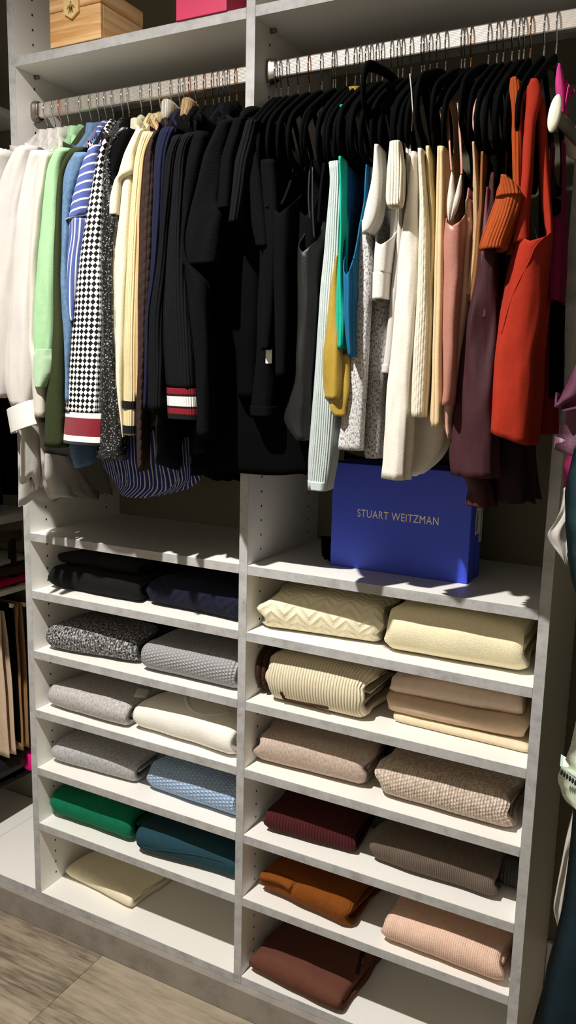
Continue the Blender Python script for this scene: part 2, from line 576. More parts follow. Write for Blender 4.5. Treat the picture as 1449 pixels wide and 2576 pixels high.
for i, x in enumerate(HL):
    hanger(x, YAWL[i], 'left', i, (i + 1) in ROSE_L)
for i, x in enumerate(HR):
    tilt = {16: -17, 23: -9, 27: -6, 24: -5}.get(i, random.uniform(-1.5, 1.5))
    hanger(x, YAWR[i] + random.uniform(-1.0, 1.0), 'right', i, (i + 1) in ROSE_R, tilt)

# ------------------------------------------------------------------ garments
def armz(d):
    d = abs(d) / .76
    return float(np.interp(d, [-q[0] for q in front[:7]], [q[1] for q in front[:7]]))

def resample(P, n):
    P = np.array(P, float)
    s = np.concatenate([[0], np.cumsum(np.hypot(*np.diff(P, axis=0).T))])
    t = np.linspace(0, s[-1], n)
    # gentle smoothing of the polyline
    out = np.stack([np.interp(t, s, P[:, k]) for k in range(2)], 1)
    for _ in range(2):
        o2 = out.copy()
        o2[1:-1] = .25 * out[:-2] + .5 * out[1:-1] + .25 * out[2:]
        out = o2
    return out

def slab(name, parent, xh, yaw, left, right, mat, th=.007, off=0.0, rows=40, cols=14, amp=.003, k=2.0, ph=0.0,
         rise=0.0, wr=.002, hem=True, top_close=True, hemwave=0.0, uvn=False, seed=0, vdrift=1.0, y0=.057, uw=None, dmax=.24, sq=(.62, .72, .6, .6), shoulder=False):
    """a hollow flat-hanging piece of cloth on the hanger's plane; left = front outline, right = rear outline"""
    th, off, amp, wr = th * sq[0], off * sq[1], amp * sq[2], wr * sq[3]
    ya = math.radians(yaw)
    def conv(P):
        out = []
        for a, b in P:
            if abs(a) > 3 or abs(b) > 3:
                a, b = phit(a, b, xh, ya, y0)
            lo = max(-.29, -(xh - .014) / max(.05, math.sin(ya))) if xh > .02 else -.2
            out.append((max(lo, min(dmax, a)), b))
        return out
    L = resample(conv(left), rows + 1); R = resample(conv(right), rows + 1)
    dirf = np.array([math.sin(ya), -math.cos(ya), 0]); nn = np.array([math.cos(ya), math.sin(ya), 0])
    pxw = [abs(b[0] - a[0]) for a, b in zip((left[0], left[-1]), (right[0], right[-1])) if abs(a[0]) > 3 and abs(b[0]) > 3]
    W = uw or (float(np.mean(pxw)) / 1390 if pxw else float(np.mean(np.hypot(*(L - R).T)))); H = float(abs(L[0, 1] - L[-1, 1]))
    V, UV = [], []
    def row(r, Lp, Rp, sc=1.0, dz=0.0):
        ring = []
        for j in range(cols + 1):
            s = j / cols
            p = Rp + (Lp - Rp) * s
            d, z = p
            z = z + dz
            if rise:
                ztop = R[0][1] + (L[0][1] - R[0][1]) * s
                need = max(0.0, NECK + armz(d) + .016 - ztop)
                z += need * (1 - r) ** 5
            if hemwave:
                z += hemwave * math.sin(2 * math.pi * (1.7 * s + ph)) * r ** 4
            h = th * (max(0, 1 - abs(2 * s - 1) ** 5)) ** .5 * sc
            if rise:
                h = max(h * (1 + 1.0 * r), .0066 * (max(0, 1 - abs(2 * s - 1) ** 7)) ** .5 * sc)
                h *= min(1.0, .8 + r * 9)
            else:
                h *= min(1.0, .35 + r * 9) if top_close else 1.0
            g = min(1, r * 1.6) ** .8
            c = off + amp * g * math.sin(2 * math.pi * (k * s + ph + .25 * vdrift * r)) * min(1, 6 * (1 - s) + .35) 
            q = Vector((d * 11 + seed * 3.7, z * 7, seed * 1.3))
            c += wr * noise.noise(q) + wr * .6 * noise.noise(q * 2.7)
            h2 = wr * .5 * noise.noise(q * 2.1 + Vector((9, 0, 0)))
            base = np.array([xh, y0, 0]) + dirf * d
            ring.append((base, z, c, h + max(-h * .5, h2), s))
        a = [(b + nn * (c + h)).tolist()[:2] + [z] for b, z, c, h, s in ring]
        bk = [(b + nn * (c - h)).tolist()[:2] + [z] for b, z, c, h, s in ring]
        vv = (r if uvn else r * H)
        ua = [(s * W, vv) for *_, s in ring]; ub = [(-s * W - .3, vv) for *_, s in ring]
        V.extend(a); UV.extend(ua)
        V.extend(bk[::-1]); UV.extend(ub[::-1])
    for i in range(rows + 1):
        row(i / rows, L[i], R[i])
    extra = 0
    if hem:
        row(1.0, L[-1], R[-1], .55, 0.0005)
        row(1.0, L[-1], R[-1], .5, .02)
        extra = 2
    n = 2 * (cols + 1)
    F = []
    for i in range(rows + extra):
        for j in range(n):
            F.append((i * n + j, (i + 1) * n + j, (i + 1) * n + (j + 1) % n, i * n + (j + 1) % n))
    if top_close:
        for j in range(cols):
            F.append((j, j + 1, n - 2 - j, n - 1 - j))
    return mesh_obj(name, V, F, mat, parent, uv=UV)

def tubeg(name, parent, rows_px, y, depth, mat, yaw=6.0, arm=None, neck=None, rows=44, cols=14, amp=.003, k=2.0, ph=0.0,
          wr=.0015, sol=.0022, hemwave=0.0, uvn=False, seed=0, ex=3.0, zoff=0.0, hemcurve=0.0, tilt=0.0, tiltc=0.0, fw=None, cap=0.0, xh=None):
    fw = fw if fw is not None else max(.003, wr * 1.6)
    """a hanging tube of cloth given by its front silhouette; arm / neck give openings"""
    ty = math.tan(math.radians(yaw))
    vs = [r[0] for r in rows_px]; ul = [r[1] for r in rows_px]; ur = [r[2] for r in rows_px]
    vv = np.linspace(vs[0], vs[-1], rows + 1)
    def sm(a):
        b = np.interp(vv, vs, a)
        for _ in range(3):
            c = b.copy(); c[1:-1] = .25 * b[:-2] + .5 * b[1:-1] + .25 * b[2:]; b = c
        return b
    UL, UR = sm(ul), sm(ur)
    grid = []
    H = None
    z0 = hit((UL[0] + UR[0]) / 2, vv[0], 1, y)[2]
    for i in range(rows + 1):
        C = hit((UL[i] + UR[i]) / 2, vv[i], 1, y)
        a = hit(UL[i], vv[i], 1, y); b = hit(UR[i], vv[i], 1, y)
        grid.append((C[0], C[2], (b[0] - a[0]) / 2, vv[i]))
    NS = 0
    if xh is not None:
        c0 = grid[0]
        ca, sa = math.cos(math.radians(yaw)), math.sin(math.radians(yaw))
        d0 = (.057 - y) / ca
        shr = []
        for kk in range(10):
            t = (kk + 1) / 10
            d = d0 + (.022 - d0) * t
            zt = max(c0[1] + .004 + .002 * kk, NECK + armz(d) + .020)
            b = t * t * (3 - 2 * t)
            b = min(1, t * 1.25)
            xc = c0[0] * (1 - b) + (xh + d * sa) * b
            zc = c0[1] + (zt - c0[1]) * (1 - (1 - t) ** 2.2) if zt > c0[1] else c0[1] + .004 * t
            shr.append((xc, zc, c0[2] * (1 - b) + .0088 * b, c0[3], (d0 - d) * ca))
        grid = shr[::-1] + grid
        NS = len(shr)
    V, UV, F = [], [], []
    def yr(v):
        lo, hi = 0.0, depth / 2
        if arm: lo = float(np.interp(v, [p[0] for p in arm], [p[1] for p in arm]))
        if neck: hi = float(np.interp(v, [p[0] for p in neck], [p[1] for p in neck]))
        return lo, max(hi, lo + .002)
    for side in (-1, 1):
        for half in (0, 1):
            st = len(V)
            for i, gg in enumerate(grid):
                xc, z, hw, v = gg[:4]
                back = gg[4] if len(gg) > 4 else 0.0
                r = max(0, i - NS) / rows
                lo, hi = yr(v)
                for j in range(cols + 1):
                    t = (j / cols) ** 1.6
                    yl = lo + (hi - lo) * t
                    if half: yl = depth - yl
                    f = max(0, 1 - abs(2 * yl / depth - 1) ** ex) ** (1 / ex)
                    g = min(1, r * 1.5)
                    xl = side * hw * f
                    fr = min(1.0, yl / .02)
                    xl += fr * amp * g * math.sin(2 * math.pi * (k * yl / depth + ph + .2 * r)) 
                    q = Vector((yl * 13 + seed * 2.1, z * 9, seed * .7))
                    xl += wr * .5 * (noise.noise(q) + .5 * noise.noise(q * 2.3))
                    q2 = q + Vector((0, 0, 3.1 * side))
                    xl += wr * (noise.noise(q2) + .5 * noise.noise(q2 * 2.3)) * fr
                    q3 = Vector((side * f * hw * 46 + seed * 1.9, z * 7, seed + .5))
                    yy = y + yl + fw * (noise.noise(q3) + .5 * noise.noise(q3 * 2.2)) * (1 - fr * .6)
                    if cap and r < .12:
                        yy += cap * (1 - r / .12) ** 2 
                    zz = z + zoff + hemwave * math.sin(2 * math.pi * (2.3 * yl / depth + ph)) * r ** 4 + hemcurve * (yl / depth) * r ** 2 - tilt * (xl / max(hw, .004)) * r ** 3 + tiltc * (xl / max(hw, .004))
                    V.append((xc - ty * yl + xl, yy + back, zz))
                    arc = yl + hw * (1 - abs(f - 1)) if yl > .01 else hw * f
                    UV.append((side * (arc) + .5, r if uvn else (z0 - z)))
            n = cols + 1
            for i in range(rows + NS):
                for j in range(cols):
                    q = (st + i * n + j, st + i * n + j + 1, st + (i + 1) * n + j + 1, st + (i + 1) * n + j)
                    F.append(q if (side > 0) != bool(half) else q[::-1])
    o = mesh_obj(name, V, F, mat, parent, uv=UV, merge=.0004)
    md = o.modifiers.new('cloth', 'SOLIDIFY'); md.thickness = sol; md.offset = -1
    return o

SLV = []
def slv(name, root, xh, yaw, left, right, mat, order=None, y=-.17, depth=.07, fix=False, **kw):
    SLV.append(dict(xh=xh, name=name, root=root, yaw=yaw, left=left, right=right, mat=mat, y=y, depth=depth, fix=fix, kw=kw,
                    order=len(SLV) if order is None else order))

def build_sleeves():
    main = [e for e in SLV if not e['fix']]
    for e in SLV:
        L, R = e['left'], e['right']
        v0 = (L[0][1] + R[0][1]) / 2; v1 = (L[-1][1] + R[-1][1]) / 2
        rows = []
        for k in range(33):
            t = k / 32
            vl = L[0][1] + (L[-1][1] - L[0][1]) * t
            vr = R[0][1] + (R[-1][1] - R[0][1]) * t
            v = v0 + (v1 - v0) * t
            ul = float(np.interp(vl, [p[1] for p in L], [p[0] for p in L]))
            ur = float(np.interp(vr, [p[1] for p in R], [p[0] for p in R]))
            if not e['fix']:
                for n in main[main.index(e) + 1:]:
                    if n['left'][0][1] <= v <= n['left'][-1][1]:
                        ur = min(ur, max(ul + 14, float(np.interp(v, [p[1] for p in n['left']], [p[0] for p in n['left']])) + 9))
                        break
            rows.append((v, ul, ur))
        kw = dict(amp=.0015, wr=.0012, ex=2.3, xh=None if e['fix'] or 'cap' in e['kw'] else e['xh'])
        if e['mat'] in (LINEN, COTW, CREAMC, MINT, STRX, BLKW, DENIM):
            kw['fw'] = .006
        kw.update(e['kw'])
        tubeg(e['name'], e['root'], rows, e['y'], e['depth'], e['mat'], yaw=e['yaw'], **kw)

def ribbon(name, parent, pts, mat, w=.004, t=.0012, up=(0, 1, 0)):
    V, F = tube_geo(spline(pts, 6), 1.0, 8, sect=(t, w), up=up)
    return mesh_obj(name, V, F, mat, parent, uv=[(v[0], v[2]) for v in V])

def collar(parent, xh, yaw, mat, z=1.992, h=.042, ld=.062, ln=.013, kind='shirt', dcen=0.0, lean=0.0, y0=.057):
    ya = math.radians(yaw)
    dirf = np.array([math.sin(ya), -math.cos(ya), 0]); nn = np.array([math.cos(ya), math.sin(ya), 0])
    V, UV, F = [], [], []
    N = 36
    prof = [(1.0, 0, 0), (.97, .45, 0), (.95, .85, 0), (1.0, 1.0, 0), (1.10, .97, 1), (1.2, .55, 1), (1.27, .12, 1)] if kind == 'shirt' else \
           [(1.05, -.1, 0), (1.0, .25, 0), (.97, .7, 0), (.98, 1.0, 0), (1.06, 1.04, 0), (1.13, .98, 0), (1.16, .6, 0), (1.18, .28, 0)]
    for a, b, outer in prof:
        for kq in range(N):
            th = 2 * math.pi * kq / N
            c, s = math.cos(th), math.sin(th)
            ph_ = .008 * (1 - c) if kind == 'shirt' else 0
            zz = z + h * b
            if kind == 'shirt':
                zz += -.014 * (c > .2) * c * (1 if b > .5 else .3) - (.016 * max(0, c) ** 3 if outer and b < .3 else 0)
            d = dcen + ld * a * c - lean * b
            nnn = ln * a * math.copysign(abs(s) ** .8, s)
            P = np.array([xh, y0, 0]) + dirf * d + nn * nnn
            V.append((P[0], P[1], zz + .002 * noise.noise(Vector((d * 30, zz * 20, xh * 9)))))
            UV.append((kq / N * .3, b * h))
    for i in range(len(prof) - 1):
        for kq in range(N):
            F.append((i * N + kq, i * N + (kq + 1) % N, (i + 1) * N + (kq + 1) % N, (i + 1) * N + kq))
    o = mesh_obj('collar', V, F, mat, parent, uv=UV)
    md = o.modifiers.new('cloth', 'SOLIDIFY'); md.thickness = .0015
    return o

def groot(name, label, cat, x, z=1.99):
    return thing(name, label, cat, (x, .057, z))

# ---- cloth materials
GAIN[0] = .86
LINEN = fab('white_linen', (202, 197, 192), wr=.0018, var=.03, bs=900, bd=.0003)
COTW = fab('white_cotton', (206, 201, 195), wr=.0022, var=.02, wrs=10)
CREAMC = fab('soft_white_cotton', (206, 200, 188), wr=.0016, var=.02)
MINT = fab('mint_linen', (160, 200, 154), wr=.0014, var=.05, vs=90)
MINTL = fab('pale_mint_linen', (176, 206, 170), wr=.002, var=.04)
OLIVE = fab('olive_knit', (48, 56, 30), rib=0, var=.08)
DENIM = fab('denim', (98, 128, 160), var=.22, vs=120, wr=.0012, bs=1200, bd=.0004)
DENIMD = fab('denim_seam', (84, 112, 144), var=.3, vs=260)
STRX = fab('blue_white_stripe', (84, 98, 160), pattern='sx', rgb2=(214, 214, 218), ps=100, var=.03, wr=.05)
STRY = fab('blue_white_cross_stripe', (84, 98, 160), pattern='sy', rgb2=(228, 228, 232), ps=62, var=.03)
STRB = fab('navy_white_stripe', (40, 48, 112), pattern='sx', rgb2=(196, 196, 202), ps=95, var=.03)
CHECK = fab('diamond_check', (14, 13, 14), pattern='check', rgb2=(240, 237, 234), ps=86, var=.02, rough=.6)
SEQ = fab('black_sequin', (12, 12, 13), pattern='sequin', rgb2=(160, 160, 160), ps=520, rough=.4, sheen=0, spec=.6)
VELC = fab('cream_velour', (222, 215, 190), var=.04, bs=700, bd=.0006, sheen=.4)
RIBC = fab('cream_rib', (224, 208, 160), rib=190, ribd=.0016)
RIBT = fab('tan_rib', (206, 172, 126), rib=210, ribd=.0014)
RIBW = fab('white_rib', (232, 226, 212), rib=170, ribd=.002)
BROWNC = fab('brown_cable', (50, 35, 30), rib=110, ribd=.0022, cross=50)
NAVYR = fab('navy_rib', (20, 24, 50), rib=120, ribd=.002)
BLKR = fab('black_rib', (22, 22, 25), spec=.05, rib=150, ribd=.0018, sheen=.04)
CHAR = fab('charcoal_rib', (28, 28, 30), spec=.05, rib=190, ribd=.0015, sheen=.04)
BLK = fab('black_jersey', (11, 11, 12), spec=.05, wr=.001, sheen=.03)
BLKW = fab('black_wool', (13, 13, 14), spec=.05, bs=260, bd=.0012, sheen=.05)
BLKS = fab('black_satin', (22, 21, 21), rough=.5, wr=.002, sheen=.1, spec=.35)
BLKD = fab('black_viscose', (7, 7, 8), sheen=0, spec=.04, wr=.001)
NAVYD = fab('navy_jersey', (16, 19, 32), spec=.05)
MAROONB = fab('maroon_band', (128, 26, 38), rib=190, ribd=.0012)
WHITEB = fab('white_band', (236, 232, 228), rib=190, ribd=.0012)
BLACKB = fab('black_band', (16, 16, 17), rib=190, ribd=.0012)
MAROONS = fab('maroon_cuff', (128, 20, 36), wr=.001)
ICE = fab('ice_grey_rib', (196, 208, 206), rib=230, ribd=.0018)
MUST = fab('mustard_satin', (176, 146, 56), rough=.42, wr=.004, sheen=.1, spec=.45)
TEALG = fab('turquoise_rib', (26, 172, 144), rib=170, ribd=.001)
BLUER = fab('petrol_rib', (26, 100, 142), rib=120, ribd=.0022)
LAV = fab('lavender_rib', (162, 160, 182), rib=170, ribd=.0012)
MARL = fab('grey_marl', (178, 176, 174), pattern='marl', rgb2=(92, 90, 92), rgb3=(206, 204, 202), ps=420)
MARLW = fab('white_grey_marl', (206, 204, 203), pattern='marl', rgb2=(120, 118, 120), rgb3=(226, 224, 222), ps=420)
SCUBA = fab('white_scuba', (222, 220, 214), var=.01, wr=.0006)
IVRIB = fab('ivory_rib', (234, 228, 206), rib=210, ribd=.0014)
IVRIB2 = fab('ivory_texture_rib', (232, 224, 204), rib=260, ribd=.001, cross=60)
SILK = fab('cream_silk', (238, 229, 216), rough=.6, wr=.0016, sheen=.1, spec=.35)
BEIGER = fab('beige_rib', (228, 200, 156), rib=90, ribd=.0022)
TANJ = fab('tan_jersey', (196, 164, 126), rib=140, ribd=.001)
ROSE = fab('rose_satin', (178, 122, 106), rough=.36, wr=.003, sheen=.1, spec=.5)
ROSEL = fab('pale_rose_satin', (218, 172, 150), rough=.45, wr=.003, sheen=.1, spec=.4)
CUP = fab('ivory_lining', (222, 214, 200), rough=.6)
BRRIB = fab('brown_rib', (140, 92, 52), rib=110, ribd=.0018)
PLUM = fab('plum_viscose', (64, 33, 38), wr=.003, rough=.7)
PLUM_SHADE = fab('shaded_plum_viscose', (36, 15, 19), wr=.003, rough=.7)  # darker copy of the plum, shade put into the blouse body's colour
MAUVE = fab('mauve_jersey', (120, 78, 86))
RUST = fab('rust_rib', (164, 72, 28), rib=200, ribd=.0012)
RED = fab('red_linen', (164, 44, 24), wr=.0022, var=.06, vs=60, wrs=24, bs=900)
RED_SHADE = fab('shaded_red_linen', (120, 22, 14), wr=.0022, var=.06)  # darker copy of the red, shade put into the vest back's colour
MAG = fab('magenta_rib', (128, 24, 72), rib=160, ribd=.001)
HOTP = fab('hot_pink', (226, 70, 150), wr=.002)

# ------------------------------------------------------------------ clothes on the left rod
def LH(i):
    return HL[i - 1], YAWL[i - 1]
BK = -.16

def sl(i, label, name, cat='shirt'):
    x, yw = LH(i)
    return groot(name, label, cat, x), x, yw

# 1
r, x, yw = sl(1, 'white printed blouse at the far left end of the left rod', 'blouse', 'blouse')
slab('body', r, x, yw, [(.2, 1.952), (.19, 1.55)], [(-.03, 1.985), (-.03, 1.55)], fab('white_print', (228, 222, 224), pattern='dots', rgb2=(60, 90, 140), ps=70), th=.006, rise=.01, seed=1)
slv('sleeve', r, x, yw, [(-60, 380), (-200, 600), (-230, 1000), (-240, 1200)], [(8, 372), (-24, 500), (-60, 900), (-80, 1200)], LINEN, seed=66)  # unseen sleeve beyond the frame, added to shade the left corner unit
collar(r, x, yw, COTW, kind='shirt', ld=.03)
# 2 white linen
r, x, yw = sl(2, 'white linen shirt with wrinkled sleeve, leftmost in the frame', 'linen_shirt')
slab('body', r, x, yw, [(.195, 1.955), (.2, 1.6), (.21, 1.19)], [(-.04, 1.99), (-.04, 1.17)], LINEN, th=.006, rise=.02, seed=2, amp=.004, wr=.003, hemwave=.008)
slv('sleeve', r, x, yw, [(22, 365), (-10, 420), (-40, 520), (-80, 700), (-90, 1000)], [(84, 366), (60, 450), (46, 560), (24, 760), (0, 1000)], LINEN, seed=3)
collar(r, x, yw, LINEN)
# 3 white shirt with cuff
r, x, yw = sl(3, 'white button shirt whose broad cuff hangs at the left edge', 'white_shirt')
slab('body', r, x, yw, [(.185, 1.96), (.18, 1.6), (-30, 1130), (-20, 1228)], [(-.08, 1.98), (-.06, 1.5), (104, 1228)], COTW, th=.008, off=-.002, rise=.02, seed=4, amp=.006, k=1.6, wr=.004, hemwave=.012)
slv('sleeve', r, x, yw, [(64, 379), (52, 438), (34, 524), (21, 645), (7, 800), (-3, 900), (-4, 985), (14, 1034)], [(118, 374), (108, 500), (92, 610), (80, 760), (75, 930), (66, 1012)], COTW, seed=5)
slv('cuff', r, x, yw, [(2, 1020), (12, 1080)], [(70, 1020), (87, 1080)], SCUBA, seed=6, fix=True, tiltc=.014, y=-.178, depth=.073, amp=0, wr=.0002, fw=.0006)
collar(r, x, yw, COTW)
# 4 white shirt with long tail
r, x, yw = sl(4, 'white shirt with a long drooping tail below the mint shirt', 'white_shirt')
slab('body', r, x, yw, [(94, 384), (81, 431), (84, 700), (88, 980), (103, 1120), (108, 1232), (126, 1250)], [(-.13, 1.985), (-.12, 1.5), (250, 1120), (288, 1243)], COTW, th=.008, rise=.02, seed=7, amp=.006, k=1.8, wr=.005, hemwave=.006)
slv('sleeve', r, x, yw, [(93, 383), (82, 431), (72, 560), (62, 760), (70, 950), (78, 1050)], [(150, 378), (130, 500), (118, 700), (112, 900), (110, 1050)], CREAMC, seed=8)
slab('tail', r, x, yw, [(104, 1140), (105, 1200), (122, 1248)], [(170, 1150), (200, 1190), (238, 1256)], COTW, th=.009, off=.010, seed=9, rows=18, amp=.006, k=1.3, wr=.006, top_close=False)
collar(r, x, yw, COTW)
# 5 mint
r, x, yw = sl(5, 'mint green linen shirt with rolled-up sleeve', 'mint_shirt')
slab('body', r, x, yw, [(.175, 1.95), (.17, 1.45)], [(BK, 1.96), (BK, 1.45)], MINT, th=.007, rise=.03, seed=10)
slv('sleeve', r, x, yw, [(124, 374), (107, 414), (95, 507), (84, 610), (78, 697), (73, 800), (71, 890)], [(178, 370), (158, 440), (146, 540), (136, 650), (131, 800), (126, 905)], MINT, seed=11)
slv('rolled_cuff', r, x, yw, [(76, 870), (64, 890), (65, 930), (78, 974)], [(130, 886), (134, 908), (126, 940), (108, 974)], MINTL, seed=12, fix=True, y=-.180, depth=.085, wr=.004, fw=.006)
collar(r, x, yw, MINT)
# 6 olive
r, x, yw = sl(6, 'dark olive long-sleeved knit beside the mint shirt', 'olive_jumper', 'jumper')
slab('body', r, x, yw, [(.18, 1.955), (.175, 1.5)], [(BK, 1.96), (BK, 1.5)], OLIVE, th=.006, rise=.03, seed=13)
slv('sleeve', r, x, yw, [(166, 374), (147, 403), (138, 445), (133, 507), (128, 610), (126, 800), (118, 900), (104, 1000), (101, 1122)], [(220, 366), (196, 420), (178, 520), (166, 700), (158, 900), (154, 1130)], OLIVE, seed=14)
# 7 denim
r, x, yw = sl(7, 'light blue denim shirt with stitched shoulder seam', 'denim_shirt')
slab('body', r, x, yw, [(.17, 1.95), (.165, 1.5), (172, 1120), (190, 1178)], [(BK, 1.96), (BK, 1.5), (236, 1164)], DENIM, th=.007, rise=.03, seed=15, off=-.002)
slv('sleeve', r, x, yw, [(171, 392), (148, 438), (147, 507), (145, 610), (143, 714), (146, 800), (152, 900), (158, 1010)], [(236, 372), (210, 420), (200, 520), (186, 700), (178, 900), (174, 1015)], DENIM, seed=16)
xx = [phit(u, v, x, math.radians(yw)) for u, v in ((150, 438), (162, 436), (172, 440), (180, 452))]
ya = math.radians(yw)
ribbon('shoulder_seam', r, [(x + d * math.sin(ya) + .0185, .057 - d * math.cos(ya) + .004, z) for d, z in xx], DENIMD, w=.0022, t=.0012, up=(1, 0, 0))
collar(r, x, yw, DENIM)
# 8 stripes
r, x, yw = sl(8, 'blue and white striped shirt next to the checked blouse', 'striped_shirt')
slab('body', r, x, yw, [(.16, 1.94), (.15, 1.35)], [(-.16, 1.95), (-.16, 1.35)], STRB, th=.008, rise=.03, seed=17, off=-.003, amp=.006, k=2.2, cols=22)
tubeg('shirt_tail', r, [(1080, 212, 486), (1160, 226, 480), (1200, 246, 474), (1228, 276, 446), (1252, 296, 372)], .0, .1, STRB, yaw=12, seed=61, amp=.006, wr=.004, fw=.008, cols=24, ex=2.4)
slv('shoulder', r, x, yw, [(212, 380), (188, 431), (169, 493), (160, 550)], [(290, 350), (262, 420), (240, 480), (222, 552)], STRY, seed=18)
slv('sleeve', r, x, yw, [(160, 548), (163, 593), (156, 645), (160, 748), (171, 806)], [(222, 548), (210, 640), (196, 740), (190, 808)], STRX, cap=0.0, seed=19)
# 9 checked
r, x, yw = sl(9, 'black and white diamond-check blouse with maroon and white cuff', 'checked_blouse', 'blouse')
slab('body', r, x, yw, [(.18, 1.95), (.17, 1.4), (.16, 1.30)], [(BK, 1.96), (BK, 1.30)], CHECK, th=.006, rise=.03, seed=20)
slv('sleeve', r, x, yw, [(255, 358), (238, 390), (221, 472), (207, 548), (193, 628), (183, 697), (172, 800), (160, 924), (153, 1040)], [(300, 340), (292, 400), (284, 500), (280, 650), (277, 800), (272, 924), (267, 1044)], CHECK, seed=21)
bands = [(0, lin((240, 238, 234))), (.16, lin((128, 18, 36))), (.72, lin((240, 238, 234))), (.90, lin((14, 13, 14)))]
CUFFM = fab('cuff_bands', (240, 238, 234), pattern='bands', rgb2=bands)
slv('cuff', r, x, yw, [(151, 1036), (145, 1116)], [(267, 1042), (260, 1124)], CUFFM, seed=22, fix=True, y=-.1715, depth=.073, uvn=True, amp=0, wr=.0002, fw=.0006)
# 10 sequin
r, x, yw = sl(10, 'black sequinned top sparkling behind the checked sleeve', 'sequin_top', 'top')
slab('body', r, x, yw, [(.172, 1.972), (.165, 1.8), (.165, 1.5), (216, 1100), (204, 1146)], [(BK, 1.96), (-.1, 1.5), (330, 1170)], SEQ, th=.007, rise=.035, seed=23)
slv('sleeve', r, x, yw, [(284, 322), (260, 356), (252, 420), (246, 560), (246, 800), (240, 1000), (236, 1150)], [(330, 318), (318, 420), (310, 600), (308, 900), (306, 1166)], SEQ, seed=24)
# 11 black short-sleeve
r, x, yw = sl(11, 'plain black short-sleeved top left of the cream velour jumper', 'short_sleeve_blouse', 'blouse')
slab('body', r, x, yw, [(.17, 1.955), (.16, 1.42)], [(BK, 1.96), (BK, 1.42)], BLK, th=.006, rise=.035, seed=25)
slv('sleeve', r, x, yw, [(300, 330), (266, 362), (268, 410), (282, 470)], [(350, 318), (336, 400), (326, 480)], BLK, seed=26)
# 12 cream velour
r, x, yw = sl(12, 'cream velour jumper with a flared short sleeve', 'velour_jumper', 'jumper')
slab('body', r, x, yw, [(.175, 1.965), (.16, 1.90), (281, 572), (273, 645), (276, 720), (276, 800), (281, 924), (290, 1007), (305, 1100)], [(BK, 1.965), (BK, 1.38)], VELC, th=.010, off=0, rise=.03, seed=27, wr=.003, amp=.003)
slv('sleeve', r, x, yw, [(332, 324), (304, 369), (276, 438), (254, 498)], [(366, 322), (352, 400), (330, 500), (300, 580)], VELC, seed=28)
slv('front', r, x, yw, [(296, 440), (288, 552), (273, 645), (276, 720), (276, 800), (281, 924), (290, 1007), (304, 1100)], [(340, 440), (330, 552), (322, 640), (318, 720), (312, 800), (308, 924), (308, 1007), (310, 1100)], VELC, y=-.16, seed=62, cap=0.0)
collar(r, x, yw, VELC, kind='roll', z=1.985, h=.03)
# 13 cream rib with black stripes
r, x, yw = sl(13, 'cream ribbed jumper with black-striped cuff', 'cream_ribbed_jumper', 'jumper')
slab('body', r, x, yw, [(.18, 1.95), (.17, 1.4)], [(BK, 1.96), (BK, 1.4)], RIBC, th=.006, rise=.03, seed=29)
slv('sleeve', r, x, yw, [(349, 331), (331, 386), (324, 472), (316, 576), (310, 680), (303, 800), (302, 1094)], [(386, 328), (374, 400), (362, 500), (352, 650), (345, 800), (339, 1096)], RIBC, seed=30)
for v0, v1, mm in ((1008, 1028, BLACKB), (1070, 1090, BLACKB)):
    slv('cuff_stripe', r, x, yw, [(300, v0), (300, v1)], [(341, v0 + 2), (341, v1 + 2)], mm, seed=0, fix=True, y=-.1715, depth=.073, amp=0, wr=.0002, fw=.0006)
# 14 beige
r, x, yw = sl(14, 'beige fine-knit jumper squeezed between the cream and brown knits', 'beige_jumper', 'jumper')
slab('body', r, x, yw, [(.18, 1.955), (.175, 1.5)], [(BK, 1.96), (BK, 1.5)], RIBT, th=.005, rise=.03, seed=31)
slv('sleeve', r, x, yw, [(372, 334), (352, 386), (345, 472), (340, 541), (337, 700), (334, 1000)], [(400, 330), (384, 420), (372, 560), (360, 800), (352, 1000)], RIBT, seed=32)
collar(r, x, yw, RIBC, kind='roll', z=1.990, h=.034, ld=.045)
# 15 brown cable
r, x, yw = sl(15, 'dark brown cable-knit jumper with a long narrow sleeve', 'brown_cable_jumper', 'jumper')
slab('body', r, x, yw, [(.18, 1.96), (.175, 1.5)], [(BK, 1.96), (BK, 1.5)], BROWNC, th=.006, rise=.03, seed=33)
slv('sleeve', r, x, yw, [(376, 333), (355, 376), (348, 455), (342, 541), (338, 645), (336, 800), (337, 1131), (340, 1186)], [(412, 324), (398, 400), (390, 500), (382, 645), (374, 800), (362, 1000), (357, 1188)], BROWNC, seed=34)
collar(r, x, yw, RIBW, kind='roll', z=1.995, h=.05, ld=.05)
# 16 navy
r, x, yw = sl(16, 'navy blue ribbed jumper right of the brown cable knit', 'navy_jumper', 'jumper')
slab('body', r, x, yw, [(.18, 1.965), (.175, 1.5)], [(BK, 1.965), (BK, 1.5)], NAVYR, th=.006, rise=.03, seed=35)
slv('sleeve', r, x, yw, [(394, 323), (379, 345), (378, 438), (374, 541), (373, 645), (361, 800), (357, 1030)], [(446, 314), (424, 400), (412, 520), (396, 680), (384, 900), (376, 1030)], NAVYR, seed=36)
# 17 black rib + charcoal
r, x, yw = sl(17, 'charcoal ribbed cardigan with a long body showing below the sleeve', 'ribbed_cardigan', 'cardigan')
slab('body', r, x, yw, [(.18, 1.95), (.17, 1.5), (360, 1000), (354, 1180)], [(-.15, 1.96), (470, 900), (450, 1183)], CHAR, th=.007, rise=.03, seed=37, off=-.001, wr=.0015)
slv('sleeve', r, x, yw, [(425, 344), (409, 390), (402, 507), (383, 680), (363, 800), (357, 1032)], [(470, 332), (452, 400), (438, 520), (424, 700), (414, 860), (410, 1034)], BLKR, seed=38)
